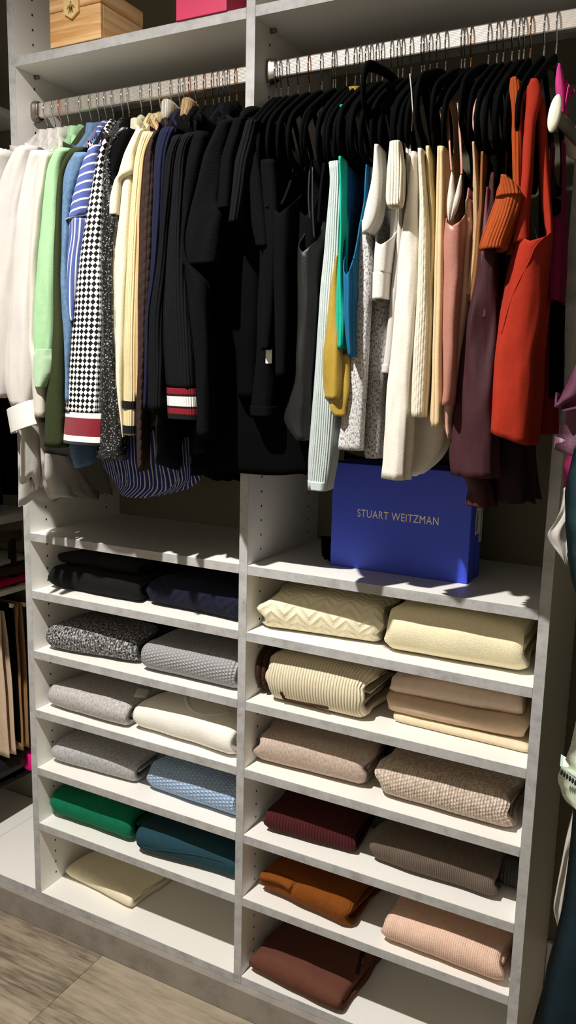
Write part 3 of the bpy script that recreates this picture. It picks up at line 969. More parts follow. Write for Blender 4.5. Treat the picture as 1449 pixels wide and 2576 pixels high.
# 18 striped cuff
r, x, yw = sl(18, 'black ribbed jumper with a maroon and white striped cuff', 'striped_cuff_jumper', 'jumper')
slab('body', r, x, yw, [(.18, 1.95), (.17, 1.42)], [(BK, 1.96), (BK, 1.42)], BLKR, th=.006, rise=.03, seed=39)
slv('sleeve', r, x, yw, [(446, 340), (431, 403), (414, 576), (400, 760), (398, 850), (404, 930), (410, 978)], [(510, 326), (500, 420), (492, 600), (488, 800), (488, 900), (492, 980)], BLKR, seed=40)
for v0, v1, mm in ((976, 992, MAROONB), (992, 997, BLACKB), (997, 1022, WHITEB), (1022, 1027, BLACKB), (1027, 1042, MAROONB), (1042, 1055, BLACKB)):
    slv('cuff_band', r, x, yw, [(408 + (v0 - 976) * .05, v0), (408 + (v1 - 976) * .05, v1)], [(492 + (v0 - 976) * .05, v0 + 1), (492 + (v1 - 976) * .05, v1 + 1)], mm, seed=0, fix=True, y=-.1715, depth=.073, amp=0, wr=.0002, fw=.0006)
collar(r, x, yw, RIBT, kind='roll', z=1.992, h=.055, ld=.055, lean=.02)
# 19..25 blacks
r, x, yw = sl(19, 'thick black wool jumper just left of the wide-sleeved black top', 'black_jumper', 'jumper')
slab('body', r, x, yw, [(.19, 1.955), (470, 700), (476, 1000), (480, 1150)], [(BK, 1.96), (BK, 1.35)], BLKW, th=.007, rise=.03, seed=41)
slv('sleeve', r, x, yw, [(470, 335), (455, 420), (448, 600), (480, 900), (488, 1100)], [(520, 322), (512, 420), (520, 700), (530, 1100)], BLKW, seed=42)
r, x, yw = sl(20, 'black top with wide flared short sleeve in the middle of the clothes', 'wide_sleeve_top', 'top')
slab('body', r, x, yw, [(.19, 1.955), (.17, 1.36)], [(BK, 1.96), (BK, 1.36)], BLKW, th=.007, rise=.035, seed=43)
slv('sleeve', r, x, yw, [(540, 306), (503, 388), (469, 526), (452, 595), (441, 686)], [(600, 292), (580, 380), (566, 500), (545, 640)], BLKW, seed=44)
r, x, yw = sl(21, 'long black fleece coat hanging lowest of the black clothes', 'black_coat', 'coat')
slab('body', r, x, yw, [(.2, 1.95), (.21, 1.6), (486, 1000), (478, 1190)], [(BK, 1.96), (BK, 1.5), (640, 1192)], BLKW, th=.012, rise=.03, seed=45, amp=.008, k=2.2, hemwave=.006, wr=.003)
r, x, yw = sl(22, 'black fitted jersey top, third hanger from the middle panel', 'black_jersey_top', 'top')
slab('body', r, x, yw, [(.2, 1.96), (.2, 1.5), (.19, 1.40)], [(BK, 1.96), (BK, 1.40)], BLK, th=.006, rise=.035, seed=46)
slv('sleeve', r, x, yw, [(578, 300), (550, 388), (540, 500), (537, 523)], [(620, 290), (600, 400), (584, 520)], BLK, seed=47)
r, x, yw = sl(23, 'dark navy jersey dress among the black clothes', 'navy_dress', 'dress')
slab('body', r, x, yw, [(.2, 1.95), (.2, 1.5), (.2, 1.33)], [(BK, 1.96), (BK, 1.33)], NAVYD, th=.007, rise=.035, seed=48, amp=.005)
r, x, yw = sl(24, 'black rib-cuffed bolero with a short folded sleeve', 'black_bolero', 'jacket')
slab('body', r, x, yw, [(.205, 1.955), (.2, 1.45)], [(BK, 1.96), (BK, 1.45)], BLKD, th=.006, rise=.035, seed=49)
slv('sleeve', r, x, yw, [(610, 300), (580, 400), (568, 540), (566, 556)], [(650, 300), (624, 420), (600, 558)], BLKR, seed=50)
r, x, yw = sl(25, 'black hooded knit touching the left side of the middle panel', 'black_hooded_knit', 'jumper')
slab('body', r, x, yw, [(.21, 1.955), (.21, 1.36)], [(BK + .02, 1.96), (BK + .02, 1.36)], BLKW, th=.008, rise=.035, seed=51)
collar(r, x, yw, BLKW, kind='roll', z=1.985, h=.03, ld=.06)


build_sleeves()

# ------------------------------------------------------------------ clothes on the right rod
def gr(i, name, label, cat):
    return groot(name, label, cat, HR[i - 1], 1.95)

def strap(r, pts, y, mat, w=.004, y2=None, nm='strap'):
    P = []
    n = len(pts)
    for k, (u, v) in enumerate(pts):
        yy = y + ((y2 if y2 is not None else y) - y) * k / (n - 1)
        P.append(hit(u, v, 1, yy))
    ribbon(nm, r, P, mat, w=w, t=.0012, up=(.3, 1, 0))

g = gr(1, 'black_dress', 'long black dress draped across the front of the middle panel', 'dress')
tubeg('skirt', g, [(330, 596, 628), (480, 570, 640), (700, 545, 700), (900, 530, 745), (1050, 500, 768), (1140, 482, 768), (1192, 478, 766)], -.07, .06, BLKD, yaw=12, amp=.004, k=1.5, wr=.003, hemwave=.004, hemcurve=.03)
g = gr(2, 'black_hoodie', 'black hooded jacket with its hood lying over the first hangers of the right rod', 'jacket')
tubeg('body', g, [(292, 606, 668), (400, 596, 668), (700, 590, 660), (900, 586, 650), (1000, 582, 650)], -.10, .2, BLKD, yaw=12, seed=2)
tubeg('sleeve', g, [(330, 612, 640), (420, 618, 652), (560, 628, 668), (618, 640, 672)], -.155, .05, BLK, yaw=12, seed=3)
hp = [hit(u, v, 1, yy) for u, v, yy in ((606, 300, -.1), (622, 286, -.06), (650, 284, 0.0), (675, 292, .03))]
V, F = tube_geo(spline(hp, 6), [.003 + .009 * math.sin(math.pi * k / 18) for k in range(19)], 12)
mesh_obj('hood', V, F, BLKW, g, uv=[(v[0], v[2]) for v in V])
g = gr(3, 'black_jacket', 'short black jacket with topstitched hem left of the black vest', 'jacket')
tubeg('body', g, [(380, 640, 690), (600, 640, 690), (760, 632, 690), (900, 630, 690), (1016, 612, 688), (1046, 612, 688)], -.12, .2, BLK, yaw=11, seed=4, wr=.003)
tubeg('hem_band', g, [(1022, 610, 690), (1047, 611, 689)], -.124, .208, BLK, yaw=11, rows=8, amp=0, seed=5)
tubeg('sleeve', g, [(400, 648, 690), (560, 652, 700), (700, 655, 690), (880, 652, 676)], -.15, .06, BLK, yaw=11, seed=6)
g = gr(4, 'black_vest', 'black jersey vest top with a scooped armhole', 'vest')
tubeg('body', g, [(400, 700, 742), (470, 682, 738), (522, 668, 737), (600, 671, 733), (790, 676, 728), (900, 679, 724), (946, 679, 722)], -.15, .22, BLK, yaw=10, arm=[(400, .10), (480, .05), (505, .02), (528, 0)], seed=7, amp=.001)
strap(g, [(670, 522), (690, 470), (708, 430), (724, 395)], -.15, BLK, y2=-.10)
strap(g, [(708, 514), (726, 470), (742, 415)], -.15, BLK, y2=-.10)
V, F = box_geo(0, .013, 0, .0006, 0, .026)
P = hit(668, 914, 1, -.13)
mesh_obj('care_tag', [Vector(v) + Vector(P) for v in V], F, LABELM, g, smooth=False)
g = gr(5, 'black_satin_top', 'black satin camisole with a curved hem and open armhole', 'camisole')
tubeg('body', g, [(545, 760, 795), (600, 736, 796), (650, 731, 793), (745, 733, 787), (862, 733, 784), (962, 732, 782), (1035, 699, 779), (1068, 690, 777), (1108, 735, 775)], -.155, .2, BLKS, yaw=9, arm=[(545, .05), (590, .03), (615, .008), (626, 0)], seed=8, wr=.004, amp=.003)
strap(g, [(779, 552), (776, 500), (778, 440), (784, 400)], -.13, BLKS, w=.002)
strap(g, [(790, 600), (786, 520), (786, 420)], -.14, BLKS, w=.002)
g = gr(6, 'black_wrap_top', 'black crepe wrap top tucked behind the satin camisole', 'top')
tubeg('body', g, [(390, 742, 800), (470, 735, 800), (600, 732, 798), (720, 731, 792), (900, 730, 785), (1000, 730, 782)], -.12, .18, BLK, yaw=9, arm=[(390, .06), (480, .02), (540, 0)], seed=9)
g = gr(7, 'black_cami', 'black ribbed camisole left of the ice grey jumper', 'camisole')
tubeg('body', g, [(400, 770, 812), (540, 770, 812), (700, 768, 805), (900, 765, 796), (1040, 762, 790)], -.10, .16, BLKD, yaw=9, seed=10)
strap(g, [(800, 560), (806, 480), (815, 410)], -.14, BLK, w=.003)
g = gr(8, 'black_long_skirt', 'long black skirt whose hem shows above the grey panel', 'skirt')
tubeg('skirt', g, [(420, 700, 780), (700, 690, 790), (1000, 684, 780), (1150, 690, 770), (1178, 695, 766)], -.03, .12, BLKD, yaw=8, seed=11, hemwave=.004)

g = gr(9, 'ice_grey_jumper', 'ice grey ribbed jumper with a long sleeve hanging before the blue box', 'jumper')
tubeg('sleeve', g, [(404, 821, 858), (442, 826, 860), (512, 816, 860), (627, 807, 858), (719, 797, 856), (900, 786, 850), (1040, 775, 846), (1110, 769, 840), (1180, 766, 832), (1234, 766, 820)], -.155, .07, ICE, yaw=9, seed=12, amp=.001, wr=.0012)
tubeg('cuff', g, [(1212, 765.5, 823), (1235, 766, 820)], -.1555, .071, fab('ice_grey_plain', (192, 204, 204)), yaw=9, rows=6, amp=0, wr=.0003)
tubeg('body', g, [(420, 836, 860), (700, 830, 860), (1000, 826, 850)], -.08, .2, ICE, yaw=9, seed=13)
g = gr(10, 'mustard_shirt', 'mustard satin shirt with a hanging cuffed sleeve', 'shirt')
tubeg('sleeve', g, [(640, 850, 857), (682, 839, 857), (750, 824, 856), (812, 813, 857), (870, 808, 860), (930, 809, 862), (990, 812, 858), (1003, 813, 856)], -.172, .05, MUST, yaw=8, seed=14, wr=.006, amp=.004)
tubeg('cuff_fold', g, [(890, 840, 874), (980, 836, 876), (1030, 828, 868), (1047, 840, 868)], -.166, .05, MUST, yaw=8, seed=15, wr=.006, amp=.004, rows=20)
collar(g, HR[10] , 8, MUST, z=1.985, h=.045, ld=.05)
g = gr(11, 'turquoise_top', 'narrow turquoise ribbed top left of the petrol blue vest', 'top')
tubeg('body', g, [(392, 849, 858), (480, 851, 860), (581, 853, 860), (660, 846, 858), (719, 841, 862), (800, 839, 866), (877, 838, 862)], -.178, .045, TEALG, yaw=8, seed=16)
tubeg('shoulder', g, [(262, 848, 868), (272, 852, 872), (286, 858, 874)], -.10, .05, TEALG, yaw=8, rows=10, seed=17)
g = gr(12, 'petrol_vest', 'petrol blue ribbed vest with a deep round armhole', 'vest')
tubeg('body', g, [(396, 852, 906), (500, 852, 904), (600, 851, 895), (650, 849, 891), (682, 849, 889), (720, 851, 889), (780, 853, 886), (850, 860, 885), (897, 868, 884)], -.182, .2, BLUER, yaw=8, arm=[(396, .05), (500, .04), (600, .022), (650, .012), (675, .004), (688, 0)], seed=18, amp=.002, wr=.002)
tubeg('shoulder', g, [(232, 925, 950), (246, 920, 950)], -.02, .06, BLUER, yaw=8, rows=8, seed=19)
g = gr(13, 'lavender_vest', 'lavender grey ribbed vest beside the petrol blue vest', 'vest')
tubeg('body', g, [(370, 902, 930), (450, 904, 930), (560, 892, 925), (608, 888, 922), (700, 885, 920), (800, 885, 915)], -.14, .18, LAV, yaw=8, arm=[(370, .06), (480, .05), (560, .012), (600, 0)], seed=20)
g = gr(14, 'grey_marl_cardigan', 'pale grey marl cardigan with a long straight front edge', 'cardigan')
tubeg('front_panel', g, [(552, 904, 930), (590, 902, 934), (719, 893, 930), (900, 878, 920), (1009, 862, 912), (1126, 846, 907), (1133, 847, 907)], -.15, .03, MARLW, yaw=7, seed=21, amp=.002)
tubeg('body', g, [(420, 918, 960), (581, 910, 975), (719, 905, 985), (900, 900, 980), (1009, 896, 968), (1130, 900, 960), (1154, 905, 956)], -.115, .24, MARL, yaw=7, seed=22, amp=.004, wr=.003)
g = gr(15, 'white_crop_top', 'white cropped top with wide waistband and flared armhole', 'top')
tubeg('sleeve', g, [(362, 939, 952), (440, 930, 958), (500, 918, 955), (540, 910, 950), (566, 906, 940), (584, 908, 926)], -.178, .06, SCUBA, yaw=7, seed=60, wr=.001, rows=24)
tubeg('body', g, [(450, 938, 1002), (520, 932, 998), (572, 929, 992), (625, 928, 986), (684, 926, 979)], -.165, .2, SCUBA, yaw=7, arm=[(450, .07), (540, .05), (590, .02), (606, .004), (612, 0)], seed=23, amp=.001, wr=.001)
tubeg('waistband', g, [(682, 924.5, 978), (720, 924, 976), (751, 923, 974)], -.1655, .2, SCUBA, yaw=7, rows=12, amp=0, wr=.0006, seed=24)
tubeg('side_panel', g, [(500, 978, 1004), (600, 972, 1000), (740, 962, 982)], -.14, .14, SCUBA, yaw=7, seed=25)
g = gr(16, 'cream_ribbed_tie', 'cream ribbed sleeve folded up short among the white tops', 'top')
tubeg('sleeve', g, [(352, 976, 1004), (420, 971, 1012), (500, 968, 1010), (516, 973, 1006)], -.185, .03, IVRIB, yaw=7, rows=24, seed=26, wr=.001)
tubeg('body', g, [(356, 1000, 1016), (450, 1004, 1024), (600, 1000, 1020), (690, 996, 1012)], -.13, .18, IVRIB, yaw=7, seed=27)
g = gr(17, 'white_tshirt', 'white T-shirt whose plain hem shows right of the grey marl cardigan', 't-shirt')
tubeg('body', g, [(420, 1000, 1020), (600, 990, 1014), (673, 982, 1010), (789, 968, 1000), (900, 953, 990), (937, 949, 984)], -.14, .2, COTW, yaw=7, seed=28)
tubeg('hem_band', g, [(916, 951, 986), (938, 948.5, 984)], -.1405, .2, COTW, yaw=7, rows=5, amp=0, seed=28)
V, F = tube_geo(spline([hit(u, v, 1, -.15) for u, v in ((1031, 186), (1034, 215), (1036, 240), (1038, 280), (1035, 330))], 6), .0011, 6)
mesh_obj('hanging_loop', V, F, COTW, g, uv=[(v[0], v[2]) for v in V])
g = gr(18, 'cream_silk_blouse', 'long cream silk blouse hanging in front of the blue box', 'blouse')
tubeg('body', g, [(380, 1032, 1050), (480, 1020, 1050), (548, 1010, 1050), (620, 1000, 1050), (700, 993, 1050), (850, 986, 1045), (942, 976, 1034), (1091, 962, 1022), (1208, 957, 1021)], -.155, .05, SILK, yaw=7, seed=29, wr=.004, amp=.005, ex=2.2)
tubeg('back_panel', g, [(600, 1020, 1080), (900, 1018, 1110), (1040, 1018, 1118), (1120, 1020, 1118), (1165, 1020, 1090), (1198, 1020, 1046)], -.09, .10, SILK, yaw=7, seed=30, wr=.003, amp=.004)
g = gr(19, 'ivory_strappy_top', 'ivory strappy top with a straight neckline', 'top')
tubeg('body', g, [(512, 1028, 1050), (560, 1028, 1056), (700, 1024, 1052), (820, 1020, 1048)], -.145, .16, IVRIB2, yaw=7, seed=31)
for u0 in (1022, 1029):
    strap(g, [(u0 + 8, 512), (u0 + 5, 440), (u0 + 1, 365)], -.145, COTW, w=.0028)
g = gr(20, 'ivory_ribbed_vest', 'ivory textured rib vest with a rolled hem left of the beige rib top', 'vest')
tubeg('body', g, [(372, 1045, 1064), (440, 1046, 1070), (520, 1047, 1076), (600, 1042, 1080), (700, 1038, 1082), (800, 1030, 1082), (950, 1020, 1078), (1044, 1018, 1070), (1050, 1020, 1069)], -.165, .2, IVRIB2, yaw=7, seed=32, wr=.0015)
g = gr(21, 'pale_yellow_vest', 'pale yellow vest with twisted strap beside the ivory rib vest', 'vest')
tubeg('body', g, [(366, 1066, 1084), (440, 1067, 1084), (500, 1074, 1090), (620, 1074, 1092), (760, 1070, 1086)], -.15, .16, RIBC, yaw=7, seed=33)
g = gr(22, 'beige_ribbed_top', 'beige wide-rib top with a wavy hem', 'top')
tubeg('body', g, [(366, 1091, 1120), (480, 1088, 1122), (600, 1084, 1120), (760, 1080, 1116), (900, 1075, 1112), (1000, 1075, 1114), (1076, 1073, 1113)], -.168, .2, BEIGER, yaw=6, seed=34, amp=.003, k=3, hemwave=.004)
g = gr(23, 'tan_vest', 'tan vest with its strap looped over the hanger arm', 'vest')
tubeg('body', g, [(240, 1088, 1124), (256, 1098, 1130), (330, 1106, 1136), (480, 1112, 1140), (560, 1116, 1138), (700, 1116, 1136)], -.125, .1, TANJ, yaw=6, seed=35, arm=[(240, .01), (300, .03), (480, .03), (700, 0)])
g = gr(24, 'rose_satin_cami', 'dusty rose satin camisole with a V neckline and ivory lining', 'camisole')
tubeg('body', g, [(452, 1128, 1166), (500, 1119, 1166), (555, 1106, 1166), (600, 1103, 1165), (700, 1103, 1160), (800, 1101, 1152), (900, 1104, 1148), (980, 1106, 1142), (1019, 1102, 1138)], -.18, .16, ROSE, yaw=6, arm=[(452, .06), (520, .04), (550, .012), (562, 0)], seed=36, wr=.003, amp=.003)
for a in ([(1137, 428), (1126, 490), (1124, 530), (1130, 558), (1138, 530), (1144, 480)], [(1160, 436), (1150, 470), (1138, 520), (1134, 556), (1150, 530), (1162, 480)]):
    P = [Vector(hit(u, v, 1, -.165)) for u, v in a]
    c0 = sum(P, Vector()) / len(P)
    bm = bmesh.new()
    ctr = bm.verts.new(c0 + Vector((0, -.004, 0)))
    rv = [bm.verts.new(q) for q in spline([tuple(q) for q in P], 4, True)]
    for k in range(len(rv)):
        bm.faces.new((ctr, rv[k], rv[(k + 1) % len(rv)]))
    V = [v.co.copy() for v in bm.verts]; bm.verts.index_update(); F = [[v.index for v in f.verts] for f in bm.faces]; bm.free()
    o = mesh_obj('cup_lining', V, F, CUP, g, uv=[(v[0], v[2]) for v in V])
    md = o.modifiers.new('cloth', 'SOLIDIFY'); md.thickness = .002
strap(g, [(1136, 430), (1132, 380), (1128, 300), (1126, 240)], -.17, ROSE, w=.0018, y2=-.12)
strap(g, [(1161, 438), (1160, 400), (1156, 330), (1150, 260)], -.17, ROSE, w=.0022, y2=-.12)
g = gr(25, 'pale_rose_blouse', 'pale rose satin blouse with a rippling hem behind the rose camisole', 'blouse')
tubeg('body', g, [(500, 1166, 1190), (640, 1160, 1185), (760, 1148, 1180), (880, 1130, 1165), (960, 1118, 1156), (1020, 1104, 1140), (1060, 1110, 1132), (1102, 1124, 1134)], -.15, .15, ROSEL, yaw=6, seed=37, amp=.005, wr=.003, hemwave=.004)
g = gr(26, 'taupe_strappy_top', 'taupe strappy top left of the brown rib top', 'top')
tubeg('body', g, [(356, 1184, 1196), (420, 1186, 1200), (470, 1182, 1206), (560, 1184, 1206), (650, 1176, 1200), (740, 1166, 1192)], -.15, .14, TANJ, yaw=6, seed=38)
g = gr(27, 'brown_ribbed_top', 'brown ribbed top between the taupe and plum tops', 'top')
tubeg('body', g, [(380, 1206, 1220), (520, 1200, 1218), (570, 1184, 1215), (640, 1182, 1210), (720, 1166, 1205), (760, 1163, 1195)], -.15, .16, BRRIB, yaw=6, seed=39)
strap(g, [(1195, 330), (1188, 300), (1196, 262), (1206, 236), (1216, 208)], -.12, ROSEL, w=.0025, y2=-.02)
P = hit(1214, 212, 1, -.06)
V, F = lathe_geo([(.002, -.006), (.0075, -.003), (.009, .002), (.0075, .006), (.002, .009)], P, (.4, .2, 1), 14)
mesh_obj('strap_knot', V, F, ROSEL, g, uv=[(v[0], v[2]) for v in V])
g = gr(28, 'plum_blouse', 'plum viscose blouse with gathered long sleeve', 'blouse')
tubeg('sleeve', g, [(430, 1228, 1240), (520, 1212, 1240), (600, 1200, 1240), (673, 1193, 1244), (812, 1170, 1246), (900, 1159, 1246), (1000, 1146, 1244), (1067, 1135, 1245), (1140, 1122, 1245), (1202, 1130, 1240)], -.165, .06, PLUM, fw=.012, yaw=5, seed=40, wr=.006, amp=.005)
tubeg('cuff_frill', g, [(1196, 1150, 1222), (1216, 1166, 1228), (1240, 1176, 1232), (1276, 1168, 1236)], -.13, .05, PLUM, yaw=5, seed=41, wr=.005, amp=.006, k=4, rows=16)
tubeg('body', g, [(500, 1232, 1290), (800, 1230, 1310), (1100, 1222, 1325), (1200, 1220, 1328), (1240, 1222, 1334), (1268, 1226, 1336)], -.10, .16, PLUM_SHADE, yaw=5, seed=42, wr=.005, amp=.006, k=4, hemwave=.005)
g = gr(29, 'mauve_camisole', 'mauve camisole strip left of the rust cardigan', 'camisole')
tubeg('body', g, [(470, 1222, 1230), (540, 1212, 1230), (680, 1200, 1232), (800, 1194, 1230)], -.16, .1, MAUVE, yaw=5, seed=43)
g = gr(30, 'black_blouse', 'black blouse directly left of the rust cardigan', 'blouse')
tubeg('body', g, [(380, 1225, 1262), (600, 1225, 1262), (800, 1222, 1262)], -.13, .16, BLKD, yaw=5, seed=44)
g = gr(31, 'rust_cardigan', 'rust orange ribbed cardigan with a short folded sleeve', 'cardigan')
tubeg('shoulder', g, [(194, 1276, 1304), (206, 1272, 1310), (300, 1266, 1310), (420, 1260, 1308), (520, 1262, 1310), (640, 1262, 1310)], -.125, .16, RUST, yaw=4, seed=45, arm=[(194, .0), (215, .012), (300, .03), (430, .03), (470, 0)], wr=.003)
tubeg('strap', g, [(192, 1284, 1298), (202, 1276, 1308), (300, 1282, 1312), (420, 1286, 1310), (540, 1290, 1312)], -.155, .03, RUST, yaw=4, seed=65, amp=.001, wr=.002)
tubeg('sleeve', g, [(438, 1258, 1272), (460, 1252, 1296), (486, 1246, 1314), (530, 1232, 1306), (580, 1214, 1286), (616, 1203, 1270), (624, 1206, 1268)], -.19, .05, RUST, yaw=4, seed=46, wr=.004, rows=26)
tubeg('cuff_fold', g, [(438, 1259, 1273), (462, 1250, 1300), (488, 1244, 1314)], -.196, .056, RUST, yaw=4, seed=47, rows=12, wr=.002)
g = gr(32, 'red_vest', 'bright red linen vest with wide armhole and side seam', 'vest')
tubeg('body', g, [(200, 1320, 1358), (214, 1316, 1366), (300, 1312, 1372), (420, 1308, 1374), (500, 1308, 1378), (545, 1303, 1387), (590, 1288, 1392), (650, 1272, 1384), (789, 1244, 1370), (900, 1222, 1356), (1000, 1210, 1350), (1060, 1203, 1347), (1104, 1199, 1342)], -.175, .2, RED, fw=.007, yaw=8, arm=[(200, .02), (240, .06), (420, .085), (500, .07), (555, .042), (582, .018), (596, .005), (606, 0)], seed=48, wr=.004, amp=.004, k=2.4, rows=60, cols=20, tilt=.013)
pts = [(1366, 600), (1346, 622), (1330, 660), (1304, 710), (1280, 770), (1262, 840)]
P = on_surface([c for c in g.children if c.name.startswith('body')][0], pts, .0004)
V, F = tube_geo(spline(P, 5), .0012, 6)
mesh_obj('side_seam', V, F, RED, g, uv=[(v[0], v[2]) for v in V])
tubeg('back', g, [(620, 1340, 1396), (800, 1330, 1398), (1000, 1330, 1398), (1092, 1325, 1396)], -.055, .06, RED_SHADE, yaw=4, seed=49, wr=.003)
tubeg('strap', g, [(196, 1332, 1350), (206, 1324, 1362), (250, 1322, 1360), (300, 1318, 1346), (420, 1312, 1338), (500, 1306, 1330), (556, 1298, 1328), (606, 1290, 1330)], -.172, .03, RED, yaw=8, seed=63, amp=.001, wr=.002)
tubeg('strap', g, [(250, 1352, 1370), (420, 1356, 1380), (500, 1362, 1386), (560, 1370, 1391), (604, 1374, 1391)], -.150, .03, RED, yaw=8, seed=64, amp=.001, wr=.002)
g = gr(33, 'brown_strappy_dress', 'dark maroon strappy dress in the shade behind the red vest', 'dress')
tubeg('body', g, [(420, 1350, 1385), (700, 1345, 1400), (1000, 1330, 1390), (1085, 1330, 1388)], -.03, .1, PLUM_SHADE, yaw=3, seed=50)
strap(g, [(1280, 240), (1284, 215), (1290, 190), (1296, 176)], -.06, BROWNC, w=.0025, y2=.03)
g = gr(34, 'magenta_vest', 'magenta ribbed vest in shade at the right end of the rod', 'vest')
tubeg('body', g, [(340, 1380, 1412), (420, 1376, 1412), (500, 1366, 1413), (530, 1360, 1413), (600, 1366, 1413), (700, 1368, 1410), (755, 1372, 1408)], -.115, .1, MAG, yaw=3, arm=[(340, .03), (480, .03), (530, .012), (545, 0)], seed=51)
g = gr(35, 'dark_camisole', 'black strappy camisole behind the magenta vest', 'camisole')
tubeg('body', g, [(500, 1380, 1410), (800, 1375, 1408), (1000, 1372, 1404)], -.06, .1, BLKD, yaw=3, seed=52)
strap(g, [(1382, 300), (1376, 380), (1372, 460), (1378, 510)], -.1, BLK, w=.003)
g = gr(36, 'hot_pink_top', 'hot pink top with a ruffled shoulder on the last hanger', 'top')
tubeg('shoulder', g, [(158, 1402, 1410), (176, 1396, 1414), (205, 1395, 1418), (250, 1400, 1420), (285, 1410, 1420)], -.105, .03, HOTP, yaw=3, rows=20, seed=53)
V, F = [], []
ns = 26
top = [(1414, 196), (1424, 202), (1430, 212), (1430, 220), (1438, 224), (1445, 228)]
bot = [(1410, 292), (1416, 290), (1420, 282), (1424, 262), (1432, 246), (1444, 230)]
for k in range(ns + 1):
    t = k / ns
    a = np.array([np.interp(t, np.linspace(0, 1, 6), [p[0] for p in top]), np.interp(t, np.linspace(0, 1, 6), [p[1] for p in top])])
    b = np.array([np.interp(t, np.linspace(0, 1, 6), [p[0] for p in bot]), np.interp(t, np.linspace(0, 1, 6), [p[1] for p in bot])])
    for m in range(9):
        q = a + (b - a) * m / 8
        V.append(hit(q[0], q[1], 1, -.09 + .008 * math.sin(9 * t) + .004 * math.sin(20 * t + m * .4)))
for k in range(ns):
    for m in range(8):
        F.append((k * 9 + m, k * 9 + m + 1, (k + 1) * 9 + m + 1, (k + 1) * 9 + m))
o = mesh_obj('ruffle', V, F, HOTP, g, uv=[(v[0], v[2]) for v in V])
md = o.modifiers.new('cloth', 'SOLIDIFY'); md.thickness = .0016

GAIN[0] = 1.15

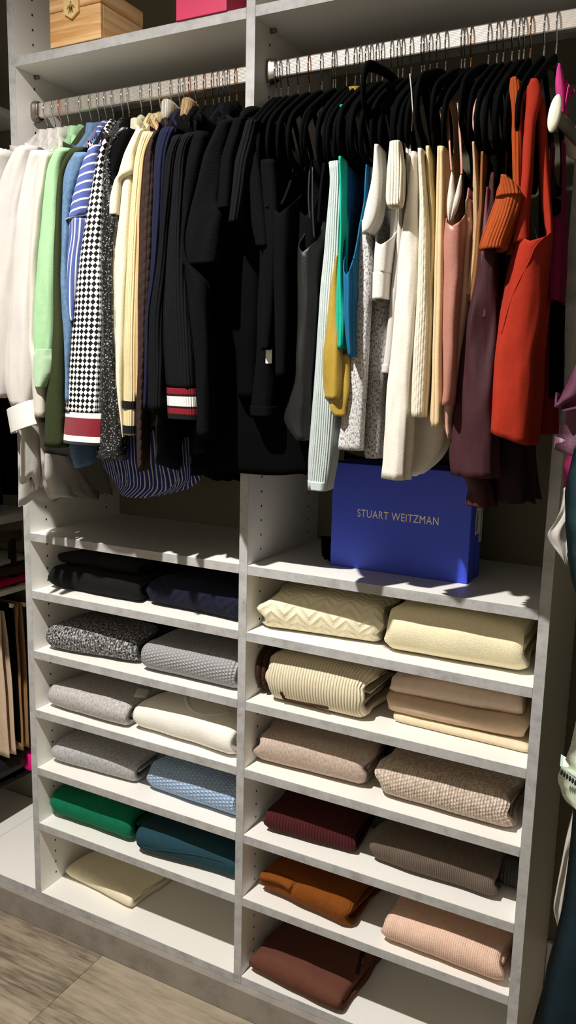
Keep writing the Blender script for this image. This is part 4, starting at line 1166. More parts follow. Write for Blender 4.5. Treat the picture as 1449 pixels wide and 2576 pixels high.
# ------------------------------------------------------------------ folded knitwear
def folded(name, label, zs, FL, FR, depth, h, mat, seed=0, inner=2, lump=.006, cat='jumper', droop=.012, roll=1.0, px=True, z_extra=0.0, endskew=.01, t=None, lip=None, fwd=.16):
    """a garment folded into nested front rolls: profile swept from left to right"""
    z0 = zs + z_extra + .0006
    if px:
        A = hit(*FL, 2, z0); B = hit(*FR, 2, z0)
    else:
        A = np.array([*FL, z0]); B = np.array([*FR, z0])
    A = Vector((A[0], A[1], z0)); B = Vector((B[0], B[1], z0))
    ex = (B - A); Wd = ex.length; ex.normalize()
    ey = Vector((-ex.y, ex.x, 0))
    A = A - ey * fwd * h; B = B - ey * fwd * h
    root = thing(name, label, cat, tuple((A + B) / 2 + ey * depth * .5))
    tt = t or h / (2 * inner + 1.2)
    def upath(off, dep0):
        """U profile (y,z): starts top rear, comes forward, rolls down, goes back along the bottom"""
        hh = h - 2 * off
        rr = hh / 2
        P = []
        yf = off * 1.05
        n1 = 10
        for k in range(n1):
            P.append((dep0 - (dep0 - yf - rr * roll) * k / n1, h - off))
        for k in range(13):
            a = math.pi / 2 + math.pi * k / 12
            c, s = math.cos(a), math.sin(a)
            P.append((yf + rr * roll + rr * roll * c, off + rr + rr * s))
        for k in range(1, n1 + 1):
            P.append((yf + rr * roll + (dep0 - yf - rr * roll) * k / n1, off))
        return P
    NX = 40
    for L in range(inner):
        outer = upath(L * (tt + .0022), depth - .004 * L)
        inn = upath(L * (tt + .0022) + tt, depth - .004 * L - .002)
        loop = outer + inn[::-1]
        n = len(loop)
        acc = [0]
        for k in range(1, n):
            acc.append(acc[-1] + math.hypot(loop[k][0] - loop[k - 1][0], loop[k][1] - loop[k - 1][1]))
        V, F, UV = [], [], []
        for i in range(NX + 1):
            s = i / NX
            # denser rings at both ends for rounded borders
            s = .5 - .5 * math.cos(math.pi * s) if False else s
            e = min(s, 1 - s) * Wd
            shrink = 1 - .16 * max(0, 1 - e / .018) ** 2
            for k, (yy, zz) in enumerate(loop):
                q = Vector((s * Wd * 9 + seed * 5.1, yy * 10 + L * .35, zz * 8 + seed))
                ysc = yy
                zc = h / 2
                z2 = zc + (zz - zc) * shrink
                top = max(0, (zz - .3 * h) / (.7 * h))
                z2 += lump * (noise.noise(q * .7) + .45 * noise.noise(q * 2.1)) * top
                z2 -= droop * (2 * s - 1) ** 2 * top * .6
                z2 -= droop * .7 * top * max(0, yy / depth) 
                yf = lump * 1.1 * (noise.noise(q * .55 + Vector((0, 0, 7))) + .4 * noise.noise(q * 1.9)) * max(0, 1 - yy / (.3 * depth))
                yo = ysc + yf + (1 - shrink) * h * .4 * (1 - yy / depth)
                xs = s * Wd
                xo = endskew * noise.noise(Vector((yy * 12 + L * 3, zz * 26 + seed, 4.2 + 5 * (s > .5)))) * (abs(2 * s - 1)) ** 6
                if L: xo += (-.011 if s > .5 else .006) * L * abs(2 * s - 1) ** 8
                z2 = max(z2, 0.0004 + (.0004 if L else 0))
                V.append(A + ex * (xs + xo) + ey * yo + Vector((0, 0, z2)))
                UV.append((xs, acc[k]))
        for i in range(NX):
            for k in range(n):
                F.append((i * n + k, (i + 1) * n + k, (i + 1) * n + (k + 1) % n, i * n + (k + 1) % n))
        m = len(outer)
        for k in range(m - 1):
            F.append((k, k + 1, n - 2 - k, n - 1 - k))
            b = NX * n
            F.append((b + k + 1, b + k, b + n - 1 - k, b + n - 2 - k))
        mesh_obj('outer_fold' if L == 0 else 'inner_fold', V, F, mat, root, uv=UV, loc=None)
    # soft filling layer between the rolls
    off = inner * (tt + .0022)
    hh = h - 2 * off
    if hh > .003:
        V, F = box_geo(0, 1, 0, 1, 0, 1)
        P = []
        nx, ny = 12, 10
        V, F, UV = [], [], []
        for lev in (0, 1):
            for i in range(nx + 1):
                for j in range(ny + 1):
                    s = .02 + .96 * i / nx; yy = off + hh * .6 + (depth - off - hh * .6 - .006) * j / ny
                    zz = off + (hh if lev else 0)
                    top = lev
                    zz = zz - droop * .7 * max(0, yy / depth) * (.3 + .35 * lev) - droop * (2 * s - 1) ** 2 * .35
                    V.append(A + ex * (s * Wd) + ey * yy + Vector((0, 0, max(.001, zz)))); UV.append((s * Wd, yy))
        q = (nx + 1) * (ny + 1)
        for i in range(nx):
            for j in range(ny):
                a = i * (ny + 1) + j
                F.append((a, a + 1, a + ny + 2, a + ny + 1)); F.append((q + a, q + a + ny + 1, q + a + ny + 2, q + a + 1))
        for i in range(nx):
            for j in (0, ny):
                a = i * (ny + 1) + j
                F.append((a, a + ny + 1, q + a + ny + 1, q + a))
        for j in range(ny):
            for i in (0, nx):
                a = i * (ny + 1) + j
                F.append((a, a + 1, q + a + 1, q + a))
        mesh_obj('core_fold', V, F, mat, root, uv=UV)
    root['_A'] = tuple(A); root['_ex'] = tuple(ex); root['_ey'] = tuple(ey)
    return root

K_BLACK = fab('black_knit', (14, 14, 15), bs=400, bd=.0008)
K_NAVY = fab('navy_cable_knit', (20, 22, 40), pattern='herring', ps=28, rib=150, ribd=.002)
K_MARL = fab('charcoal_marl_knit', (96, 96, 98), pattern='marl', rgb2=(30, 30, 32), rgb3=(190, 188, 184), ps=230, rib=120, ribd=.003, cross=120)
K_GREY = fab('grey_chunky_knit', (158, 158, 160), rib=120, ribd=.0045, cross=115, var=.1, vs=300)
K_GREYW = fab('grey_melange_wool', (168, 164, 162), pattern='marl', rgb2=(146, 143, 141), rgb3=(182, 178, 175), ps=240, bs=500, bd=.0008)
K_WHITE = fab('soft_white_wool', (236, 232, 222), bs=380, bd=.0012, var=.03)
K_GREYJ = fab('grey_jersey', (160, 160, 160), pattern='marl', rgb2=(142, 142, 142), rgb3=(172, 172, 172), ps=200)
K_SKY = fab('sky_blue_knit', (160, 184, 214), rib=95, ribd=.005, cross=110)
K_GREEN = fab('emerald_fleece', (8, 104, 72), bs=420, bd=.0016, var=.1, sheen=.3)
K_TEAL = fab('teal_sweat', (30, 60, 70), bs=500, bd=.0006)
K_CREAM = fab('cream_jersey', (222, 212, 184), wr=.0012)
K_CABLE = fab('cream_cable', (228, 218, 188), pattern='herring', ps=36, bs=420, bd=.0012)
K_CREAM2 = fab('cream_cashmere', (228, 218, 184), bs=380, bd=.0012, var=.05, vs=120)
K_CRIB = fab('cream_wide_rib', (224, 212, 182), rib=150, ribd=.003)
K_BRN = fab('brown_trim', (60, 36, 24), rib=260, ribd=.0015, cross=150)
K_PINKB = fab('pinkish_beige', (206, 184, 166), wr=.001)
K_SAND = fab('sand_sweat', (188, 164, 138), wr=.001)
K_LCREAM = fab('cream_lining', (208, 192, 162), wr=.001)
K_TAUPE = fab('taupe_melange', (178, 160, 146), pattern='marl', rgb2=(162, 145, 132), rgb3=(188, 171, 157), ps=260, bs=480, bd=.0009)
K_OAT = fab('oatmeal_chunky', (198, 180, 164), pattern='marl', rgb2=(176, 158, 142), rgb3=(214, 198, 182), ps=150, rib=170, ribd=.0026, cross=120)
K_BURG = fab('burgundy_rib', (70, 26, 28), rib=140, ribd=.003)
K_OLIVE = fab('mushroom_rib', (108, 95, 84), rib=260, ribd=.0016, var=.06)
K_RUST = fab('rust_wool', (120, 66, 18), bs=420, bd=.0012, rib=220, ribd=.001, var=.1)
K_ROSE = fab('rose_beige_wool', (218, 184, 164), bs=420, bd=.0012, rib=220, ribd=.0008)
K_BROWN = fab('chestnut_sweat', (92, 56, 44), bs=600, bd=.0006)

Z = ZS
def x01(a, lo, hi):
    return max(lo, min(hi, a))

folded('black_sweater', 'puffy black sweater folded on the top left shelf', Z['B'], (.018, .045), (.305, .055), .22, .062, K_BLACK, 1, px=False, lump=.010)
folded('black_sweater', 'thin black sweater lying on top of the puffy black one', Z['B'], (.03, .065), (.28, .075), .20, .035, K_BLACK, 2, px=False, z_extra=.062, inner=1, lump=.008, droop=.016)
folded('navy_sweater', 'navy cable-knit sweater in the shade beside the black sweaters', Z['B'], (.325, .06), (.592, .045), .22, .072, K_NAVY, 3, px=False)
folded('marl_sweater', 'charcoal and white flecked chunky sweater', Z['C'], (.024, .025), (.290, .058), .24, .072, K_MARL, 4, px=False, lump=.009)
folded('dark_sweater', 'dark charcoal sweater behind the flecked one', Z['C'], (.16, .16), (.34, .165), .14, .07, K_BLACK, 5, px=False, lump=.006)
folded('grey_knit_sweater', 'mid grey chunky rib-knit sweater', Z['C'], (.322, .034), (.590, .030), .24, .080, K_GREY, 6, px=False)
fg = folded('grey_wool_sweater', 'grey melange wool sweater with a white care label on top', Z['D'], (.016, .030), (.278, .026), .24, .068, K_GREYW, 7, px=False)
V, F = [], []
of = [c for c in fg.children if c.name.startswith('outer')][0]
for i in range(7):
    for j in range(5):
        a, b = i / 6, j / 4
        uu = 349 + 32 * a - 13 * b; vv = 1727 + 5 * a + 26 * b
        V.append(on_surface(of, ((uu, vv),), .002)[0])
for i in range(6):
    for j in range(4):
        F.append((i * 5 + j, (i + 1) * 5 + j, (i + 1) * 5 + j + 1, i * 5 + j + 1))
o = mesh_obj('care_label', V, F, LABELM, fg)
md = o.modifiers.new('cloth', 'SOLIDIFY'); md.thickness = .0008
fw = folded('white_sweater', 'soft white sweater showing its round neckline', Z['D'], (.292, .046), (.586, .028), .26, .078, K_WHITE, 8, px=False, lump=.008)
nk = on_surface([c for c in fw.children if c.name.startswith('outer')][0], [(468, 1752), (470, 1766), (476, 1778), (488, 1789), (506, 1796), (530, 1798), (556, 1796), (580, 1790)], .0006)
nk = spline([tuple(p) for p in nk], 4)
V, F = tube_geo(nk, 1.0, 8, sect=(.0022, .006), up=(0, 0, 1))
mesh_obj('neckband', V, F, K_WHITE, fw, uv=[(v[0], v[1]) for v in V])
folded('grey_jersey_sweater', 'plain light grey jersey sweater above the emerald one', Z['E'], (.014, .046), (.283, .052), .24, .066, K_GREYJ, 9, px=False, lump=.009)
folded('grey_scarf', 'dark grey folded scarf between the grey and sky blue sweaters', Z['E'], (.275, .15), (.345, .15), .15, .062, fab('dark_grey_jersey', (86, 86, 87)), 10, px=False)
folded('sky_blue_sweater', 'sky blue chunky knit sweater', Z['E'], (.322, .056), (.590, .046), .22, .078, K_SKY, 11, px=False)
folded('emerald_sweater', 'fuzzy emerald green sweater', Z['F'], (.008, .048), (.277, .044), .22, .088, K_GREEN, 12, px=False, lump=.008)
ft = folded('teal_sweatshirt', 'dark teal sweatshirt with stitched pocket edge', Z['F'], (.312, .026), (.592, .044), .22, .080, K_TEAL, 13, px=False, cat='sweatshirt')
P = on_surface([c for c in ft.children if c.name.startswith('outer')][0], ((352, 2128), (385, 2136), (420, 2140), (460, 2146), (500, 2152), (540, 2162), (564, 2170), (563, 2185)), .0004)
V, F = tube_geo(spline(P, 6), .0014, 6)
mesh_obj('pocket_seam', V, F, K_TEAL, ft, uv=[(v[0], v[2]) for v in V])
folded('cream_tshirt', 'flat folded cream jersey top alone on the bottom left shelf', Z['G'], (.016, .086), (.258, .062), .24, .042, K_CREAM, 14, px=False, inner=1, cat='top', t=.014)

folded('cable_sweater', 'cream cable-knit sweater with curled right end', Z['B'], (.652, .036), (.918, .066), .24, .086, K_CABLE, 15, px=False, endskew=.022)
folded('cashmere_sweater', 'plump plain cream sweater right of the cable knit', Z['B'], (.938, .042), (1.212, .050), .26, .098, K_CREAM2, 16, px=False, lump=.005)
fr = folded('rolled_cardigan', 'cream rib cardigan rolled up with brown cord and edging', Z['C'], (.668, .044), (.902, .042), .20, .112, K_CRIB, 17, px=False, lump=.004, inner=3, endskew=.016, roll=.75, fwd=.24)
for k, xq in enumerate((.640, .654)):
    prof = []
    for a in range(28):
        th = 2 * math.pi * a / 28
        prof.append((xq, .112 + .068 * math.copysign(abs(math.cos(th)) ** .8, math.cos(th)), Z['C'] + .056 - .003 * k + (.050 - .004 * k) * math.copysign(abs(math.sin(th)) ** .8, math.sin(th))))
    V, F = tube_geo(prof, 1.0, 10, True, sect=(.0065, .0075), up=(1, 0, 0))
    mesh_obj('brown_edging', V, F, K_BRN, fr, uv=[(v[1] * 2, v[2]) for v in V])
P = on_surface([c for c in fr.children if c.name.startswith('outer')][0], ((707, 1741), (712, 1750), (726, 1760), (745, 1768), (770, 1776), (800, 1781), (826, 1781)), .001)
V, F = tube_geo(spline(P, 6), .0036, 10)
mesh_obj('cord', V, F, K_BRN, fr, uv=[(v[0], v[2]) for v in V])
folded('cream_fleece', 'thin cream fleece at the bottom of the beige stack', Z['C'], (.952, .070), (1.232, .060), .25, .020, K_LCREAM, 18, px=False, inner=1, lump=.003, droop=.002, t=.008)
folded('sand_sweatshirt', 'sand beige sweatshirt in the middle of the beige stack', Z['C'], (.938, .066), (1.222, .072), .25, .045, K_SAND, 19, px=False, z_extra=.0195, inner=1, lump=.005, droop=.006, cat='sweatshirt')
folded('pinkish_sweater', 'pinkish beige sweater on top of the beige stack', Z['C'], (.942, .068), (1.208, .082), .24, .042, K_PINKB, 20, px=False, z_extra=.0615, inner=1, lump=.006, droop=.010)
folded('taupe_sweater', 'taupe melange sweater with its curled fold facing right', Z['D'], (.640, .040), (.902, .050), .23, .084, K_TAUPE, 21, px=False, endskew=.02)
folded('black_scarf', 'black folded scarf behind the taupe sweater', Z['D'], (.90, .17), (.965, .17), .14, .062, K_BLACK, 22, px=False, cat='scarf')
folded('oatmeal_sweater', 'oatmeal chunky sweater right of the taupe one', Z['D'], (.936, .046), (1.206, .036), .25, .080, K_OAT, 23, px=False, lump=.008, endskew=.02)
folded('burgundy_sweater', 'dark burgundy ribbed sweater', Z['E'], (.670, .040), (.884, .052), .22, .058, K_BURG, 24, px=False, lump=.004)
folded('dark_green_scarf', 'dark grey-green scarf tucked behind the burgundy sweater', Z['E'], (.885, .16), (.945, .16), .15, .05, fab('dark_green_wool', (40, 44, 42)), 25, px=False, cat='scarf')
folded('mushroom_sweater', 'mushroom brown fine rib sweater', Z['E'], (.922, .052), (1.190, .044), .25, .072, K_OLIVE, 26, px=False, lump=.007)
folded('charcoal_sweater', 'charcoal knit crammed at the right end beside the mushroom sweater', Z['E'], (1.185, .10), (1.236, .10), .2, .06, fab('charcoal_knit', (62, 58, 56), rib=150, ribd=.003), 27, px=False, endskew=.004)
frs = folded('rust_sweater', 'rust brown wool sweater with a folded cuff on top', Z['F'], (.664, .050), (.890, .022), .23, .070, K_RUST, 28, px=False, lump=.010, endskew=.02)
V, F = tube_geo(spline([tuple(p) for p in on_surface([c for c in frs.children if c.name.startswith('outer')][0], ((663, 2200), (680, 2203), (700, 2208), (722, 2217), (738, 2228)), -.002)], 5), 1.0, 12, sect=(.009, .017), up=(0, 0, 1))
mesh_obj('sleeve_cuff', V, F, K_RUST, frs, uv=[(v[0], v[1]) for v in V])
folded('rose_beige_sweater', 'rose beige wool sweater alone on the right', Z['F'], (.968, .026), (1.224, .020), .24, .072, K_ROSE, 29, px=False, endskew=.018)
fb = folded('brown_sweatshirt', 'chestnut brown sweatshirt with a zipped pocket on the bottom right shelf', Z['G'], (.640, .024), (.886, .004), .26, .058, K_BROWN, 30, px=False, inner=1, cat='sweatshirt', lump=.007, t=.018)
ofb = [c for c in fb.children if c.name.startswith('outer')][0]
zp = on_surface(ofb, ((913, 2396), (908, 2412), (903, 2430), (898, 2450)), .001)
V, F = tube_geo(zp, 1.0, 8, sect=(.002, .005), up=(0, 0, 1))
mesh_obj('pocket_zip', V, F, fab('dark_brown_zip', (40, 26, 24), rib=400, ribd=.001), fb, uv=[(v[0], v[1]) for v in V])
V, F = tube_geo(on_surface(ofb, ((914, 2410), (911, 2424)), .003), .0018, 8)
mesh_obj('zip_pull', V, F, GREYPL, fb)

# ------------------------------------------------------------------ blue shoe box and pouch
zA = Z['A']
bx0, bx1, by0, by1, bh = .7785, 1.081, .105, .192, .225
bb = thing('shoe_box', 'cobalt blue shoe box with gold lettering standing on the right bay shelf', 'box', ((bx0 + bx1) / 2, (by0 + by1) / 2, zA))
box('box_base', bx0, bx1, by0, by1 - .022, zA + .0004, zA + bh, BLUE, bb, bev=.0012)
box('lid', bx0 - .0012, bx1 + .0012, by1 - .0215, by1, zA + .0003, zA + bh + .0012, BLUE, bb, bev=.0012)
def text_obj(name, s, x, y, z, size, mat, parent, width=None, roty=0, depth=.0003, right=False):
    cu = D.curves.new(name, 'FONT'); cu.body = s; cu.size = size; cu.extrude = depth
    cu.space_character = 1.08
    to = D.objects.new(name, cu); COL.objects.link(to)
    bpy.context.view_layer.update()
    me = D.meshes.new_from_object(to.evaluated_get(bpy.context.evaluated_depsgraph_get()))
    D.objects.remove(to)
    xs = [v.co.x for v in me.vertices]
    sc = (width / (max(xs) - min(xs))) if width else 1
    x0 = min(xs)
    base = Vector(parent['_w'])
    for v in me.vertices:
        a, b, c = (v.co.x - x0) * sc, v.co.y, v.co.z
        p = Vector((x + c, y + a, z + b)) if right else Vector((x + a, y - c, z + b))
        v.co = p - base
    me.materials.clear(); me.materials.append(mat)
    o = D.objects.new(name, me); COL.objects.link(o); o.parent = parent
    return o
text_obj('lettering', 'STUART WEITZMAN', .8385, by0 - .0002, zA + .1135, .0235, SILVERT, bb, width=.177)
def sticker(y0, y1, z0, z1, k):
    st = box('sticker', bx1 + .0012, bx1 + .0017, y0, y1, z0, z1, LABELM, bb)
    V, F = [], []
    rnd = random.Random(k)
    zz = z0 + .006
    while zz < z1 - .006:
        hgt = rnd.uniform(.0006, .0016)
        n = len(V)
        V += [(bx1 + .0019, y0 + .004, zz), (bx1 + .0019, y0 + (y1 - y0) * .55, zz), (bx1 + .0019, y0 + (y1 - y0) * .55, zz + hgt), (bx1 + .0019, y0 + .004, zz + hgt)]
        F.append((n, n + 1, n + 2, n + 3)); zz += hgt + rnd.uniform(.0006, .0016)
    mesh_obj('barcode', V, F, INK, st, smooth=False)
sticker(by1 - .055, by1 - .023, zA + .095, zA + .150, 3)
sticker(by1 - .0205, by1 - .002, zA + .075, zA + .165, 4)
g = thing('dust_bag', 'flat black fabric dust bag standing behind and left of the blue box', 'bag', (.80, .22, zA))
V, F, UV = [], [], []
for i in range(25):
    for j in range(17):
        s, t = i / 24, j / 16
        X = .752 + .30 * s  # panel runs on behind the box, filling the dark band above it
        flare = -.05 * (1 - t) ** 3 * max(0, 1 - s * 7)
        V.append((X + flare * .5, .2145 + .004 * math.sin(7 * s + 2 * t) + flare * .8 * 1.2 + .004 * (1 - s), zA + .0015 + (.236 - .01 * math.sin(9 * s)) * t)); UV.append((s, t))
for i in range(24):
    for j in range(16):
        F.append((i * 17 + j, (i + 1) * 17 + j, (i + 1) * 17 + j + 1, i * 17 + j + 1))
o = mesh_obj('cloth_panel', V, F, BLKD, g, uv=UV)
md = o.modifiers.new('cloth', 'SOLIDIFY'); md.thickness = .003
V, F, UV = [], [], []
for i in range(13):
    for j in range(9):
        s, t = i / 12, j / 8
        V.append((.7505 + .028 * s, .12 + .08 * t + .004 * math.sin(5 * s), zA + .002 + (.03 if i == 0 else 0) * (1 - .5 * t) + .008 * math.sin(math.pi * s) * (1 - t) + .026 * max(0, 1 - s * 4) )); UV.append((s, t))
for i in range(12):
    for j in range(8):
        F.append((i * 9 + j, (i + 1) * 9 + j, (i + 1) * 9 + j + 1, i * 9 + j + 1))
o = mesh_obj('bottom_flap', V, F, BLKD, g, uv=UV)
md = o.modifiers.new('cloth', 'SOLIDIFY'); md.thickness = .003

# ------------------------------------------------------------------ boxes on the top shelf
wb = thing('wooden_box', 'small pine box with a hexagonal latch on the top left shelf', 'box', (.183, .07, ZT))
wx0, wx1, wy0, wy1 = .1112, .2536, -.003, .142
zl = 2.256
bev = .0012
for nm, a in (('front_board', (wx0, wx1, wy0, wy0 + .009)), ('back_board', (wx0, wx1, wy1 - .009, wy1)), ('side_board', (wx0, wx0 + .009, wy0 + .0092, wy1 - .0092)), ('side_board', (wx1 - .009, wx1, wy0 + .0092, wy1 - .0092))):
    box(nm, *a, ZT + .0005, zl - .0006, PINE, wb, bev=bev)
box('bottom_board', wx0 + .0095, wx1 - .0095, wy0 + .0095, wy1 - .0095, ZT + .0005, ZT + .007, PINE, wb)
box('lid', wx0 - .0006, wx1 + .0006, wy0 - .0006, wy1 + .0006, zl + .0006, zl + .034, PINE, wb, bev=.002)
cx, zc = .1778, 2.2565
hexp = [(-.0205, .022), (.0205, .022), (.0205, -.010), (0, -.0225), (-.0205, -.010)]
V = [(cx + a, yy, zc + b) for yy in (wy0 - .0062, wy0 - .0012) for a, b in hexp]
F = [tuple(range(5))[::-1], tuple(range(5, 10))] + [(i, (i + 1) % 5, 5 + (i + 1) % 5, 5 + i) for i in range(5)]
F = [tuple(f) for f in F]
lt = mesh_obj('latch_plaque', V, F, plain('light_pine', (232, 200, 140), .5, var=.1, vs=60, stretch=(3, 1, .2)), wb, smooth=False)
# gold emblem: a bee-like sprig of five petals
def petal(cx_, cz_, ang, L, W_):
    pts = []
    for k in range(14):
        a = 2 * math.pi * k / 14
        px_, pz_ = W_ * math.sin(a) * (1 + .25 * math.cos(a)), L * (math.cos(a))
        pts.append((cx_ + px_ * math.cos(ang) + pz_ * math.sin(ang), cz_ - px_ * math.sin(ang) + pz_ * math.cos(ang)))
    return pts
V, F = [], []
for px_, pz_, an, L, W_ in ((cx, zc - .004, 0, .0085, .0032), (cx - .0065, zc + .001, .9, .0058, .0024), (cx + .0065, zc + .001, -.9, .0058, .0024),
                          (cx - .0042, zc - .006, .35, .0068, .0024), (cx + .0042, zc - .006, -.35, .0068, .0024), (cx, zc + .0085, 0, .0035, .0022)):
    q = petal(px_, pz_, an, L, W_); n = len(V)
    V += [(a, wy0 - .0066, b) for a, b in q] + [(a, wy0 - .0060, b) for a, b in q]
    m = len(q)
    F.append(tuple(range(n + m - 1, n - 1, -1)))
    F += [(n + i, n + (i + 1) % m, n + m + (i + 1) % m, n + m + i) for i in range(m)]
mesh_obj('gold_emblem', V, F, GOLD, lt, smooth=False)

pb = thing('pink_box', 'bright pink cardboard box on the top shelf left of the middle panel', 'box', (.509, .06, ZT))
box('box_body', .449, .568, -.004, .14, ZT + .0005, ZT + .125, PINK, pb, bev=.001)
box('box_lid', .4475, .5695, -.0055, .1415, ZT + .1255, ZT + .16, PINK, pb, bev=.001)

# ------------------------------------------------------------------ corner unit on the left
lu = thing('corner_unit', 'shadowed white corner closet unit at the left edge', 'closet', (-.5, .1, 0))
LX = -.30
box('base_shelf', -.78, LX - .001, -.6, DEP - .003, ZS['G'] - T, ZS['G'], WHITE, lu, bev=.0008)
box('corner_shelf', LX + .001, -T - .0005, .0035, DEP - .003, ZS['G'] - T, ZS['G'], WHITE, lu, bev=.0008)
e = box('edge_band', LX + .001, -T - .0005, .0018, .0033, ZS['G'] - T, ZS['G'], EDGE, lu)
for z0, z1 in ((2.162, 2.1835), (1.045, 1.067)):
    b = box('shelf', -.78, LX - .0014, -.6, DEP - .003, z0, z1, WHITE, lu, bev=.0005)
    box('edge_band', LX - .0013, LX, -.6, DEP - .003, z0, z1, EDGE, b)
box('back_panel', -.798, -.782, -.6, DEP - .003, .1, PT, WHITE, lu)
for yy in (-.62,):
    box('vertical_panel', -.78, LX, yy, yy + .018, .0, PT, WHITE, lu)
# trouser rack: rods pointing out of the corner unit with white end caps
tk = thing('trouser_rack', 'pull-out trouser rack with white-capped rods in the left corner unit', 'rack', (-.55, .2, .79))
DARKM = plain('dark_metal', (40, 38, 36), .4, .8)
for yy, zz in ((.2645, .786), (.2146, .795), (.165, .782), (.112, .790)):
    V, F = tube_geo([(-.72, yy, zz), (LX - .012, yy, zz)], .0045, 10)
    rd = mesh_obj('rod', V, F, DARKM, tk)
    V, F = lathe_geo([(.0058, 0), (.0064, .002), (.0064, .016), (.005, .018), (.003, .015)], (LX - .014, yy, zz), (1, 0, 0), 14)
    mesh_obj('end_cap', V, F, IVORYP, rd)
box('rail', -.74, -.72, .05, .32, .775, .80, DARKM, tk, bev=.002)
box('wall_bracket', -.782, -.74, .15, .22, .78, .795, DARKM, tk)
def trousers(label, yy, zz, mat, zb, th, x1, seed, taper=.03):
    g = thing('trousers', label, 'trousers', (-.5, yy, zz))
    for s in (-1, 1):
        V, F, UV = [], [], []
        NXx, NZ = 24, 26
        for i in range(NXx + 1):
            for j in range(NZ + 1):
                a, t = i / NXx, j / NZ
                X = -.68 + (x1 + .68) * a + taper * (t - .5) * (a - .5)
                zz2 = zz + .006 - (zz + .006 - zb) * t
                q = Vector((a * 4 + seed, t * 3, s))
                yo = s * (.006 + th * min(1, t * 5) * (.6 + .5 * noise.noise(q))) + .005 * math.sin(5 * a + seed + 2 * t)
                V.append((X, yy + yo, zz2)); UV.append((a * .35, t * .45))
        for i in range(NXx):
            for j in range(NZ):
                F.append((i * (NZ + 1) + j, (i + 1) * (NZ + 1) + j, (i + 1) * (NZ + 1) + j + 1, i * (NZ + 1) + j + 1))
        o = mesh_obj('leg', V, F, mat, g, uv=UV)
        md = o.modifiers.new('cloth', 'SOLIDIFY'); md.thickness = .003
trousers('pale beige linen trousers, nearest on the trouser rack', .176, .782, fab('beige_linen', (190, 166, 142), wr=.002), .337, .012, LX + .012, 1.0)
trousers('black trousers behind the beige linen pair', .212, .795, BLKD, .36, .008, LX + .002, 2.0)
trousers('tan chino trousers deeper in the corner', .240, .79, fab('tan_twill', (140, 106, 70), wr=.001), .336, .010, LX + .01, 3.0)
trousers('dark green trousers at the back of the trouser rack', .2705, .786, fab('dark_green_twill', (46, 50, 46)), .36, .008, LX + .006, 4.0)
# folded things and hanger in the corner unit
def pile(name, label, cat, x0, x1, y0, y1, z0, h, mat, seed):
    V, F, UV = [], [], []
    n, m = 18, 16
    for i in range(n + 1):
        s = i / n
        for k in range(m):
            a = 2 * math.pi * k / m
            cx_, cz_ = math.copysign(abs(math.cos(a)) ** .5, math.cos(a)), math.copysign(abs(math.sin(a)) ** .6, math.sin(a))
            e = 1 - .2 * max(0, 1 - min(s, 1 - s) * 12) ** 2
            q = Vector((s * 3, a, seed))
            V.append(((x0 + x1) / 2 + (x1 - x0) / 2 * cx_ * e + .006 * noise.noise(q), y0 + (y1 - y0) * s, z0 + h / 2 + h / 2 * cz_ * e * (1 + .12 * noise.noise(q * 1.4))))
            UV.append((s * .2, a * .04))
    for i in range(n):
        for k in range(m):
            F.append((i * m + k, i * m + (k + 1) % m, (i + 1) * m + (k + 1) % m, (i + 1) * m + k))
    F.append(tuple(range(m - 1, -1, -1))); F.append(tuple(n * m + k for k in range(m)))
    o = mesh_obj(name, V, F, mat, None, uv=UV, loc=((x0 + x1) / 2, (y0 + y1) / 2, z0))
    return tag(o, label, cat)
sh2 = box('drawer_shelf', -.78, LX - .02, -.6, DEP - .003, .825, .84, WHITE, lu, bev=.001)
pile('folded_top', 'magenta top folded at the bottom of the corner stack', 'top', -.56, LX - .03, .10, .335, .8405, .03, fab('magenta_jersey', (170, 12, 74)), 1)
pile('folded_top', 'dark brown top folded above the magenta one', 'top', -.56, LX - .03, .10, .335, .8705, .034, fab('dark_brown_jersey', (58, 48, 42)), 2)
pile('folded_top', 'crumpled pale grey top upmost in the corner stack', 'top', -.56, LX - .04, .09, .33, .9045, .022, fab('pale_grey_jersey', (150, 146, 140), wr=.004), 3)
pile('handbag', 'black leather bag lying under the hanging trousers', 'bag', -.60, LX - .01, .13, .34, .245, .075, fab('black_leather', (16, 16, 17), rough=.45, spec=.5), 4)
# the bag and a magenta cloth rest on a low shoe rack
rk = thing('shoe_rack', 'dark low rack under the trousers in the left corner', 'rack', (-.5, .2, ZS['G']))
box('rack_shelf', -.72, LX - .01, .06, .345, .232, .2445, DARKM, rk, bev=.002)
for xx in (-.71, LX - .03):
    for yy in (.07, .325):
        box('leg', xx, xx + .012, yy, yy + .012, ZS['G'] + .0004, .2318, DARKM, rk)
pile('pink_cloth', 'hot pink cloth poking out beside the closet panel under the trousers', 'cloth', LX - .035, LX + .02, .262, .335, .2455, .06, fab('hot_pink_cloth', (232, 24, 128)), 5)
hgx = thing('wooden_hanger', 'dark wooden trouser hanger lying in the corner unit', 'hanger', (-.42, .2, 1.0))
V, F = tube_geo(spline([(-.40, .02, .986), (-.36, .12, .992), (-.345, .20, .996), (-.345, .30, .990)], 6), 1.0, 10, sect=(.018, .007), up=(0, 0, 1))
mesh_obj('bar', V, F, plain('dark_wood', (58, 40, 28), .5), hgx)
box('hook_plate', -.352, -.338, .255, .275, .84, 1.0, DARKM, hgx)
g = tag(mesh_obj('yellow_vase', *lathe_geo([(.02, 0), (.04, .004), (.052, .03), (.05, .06), (.035, .085), (.018, .095)], (LX - .06, .21, 2.184), (0, 0, 1), 24), plain('yellow_glaze', (206, 196, 120), .35), None, loc=(LX - .06, .21, 2.184)), 'pale yellow rounded vase at the upper left edge', 'vase')

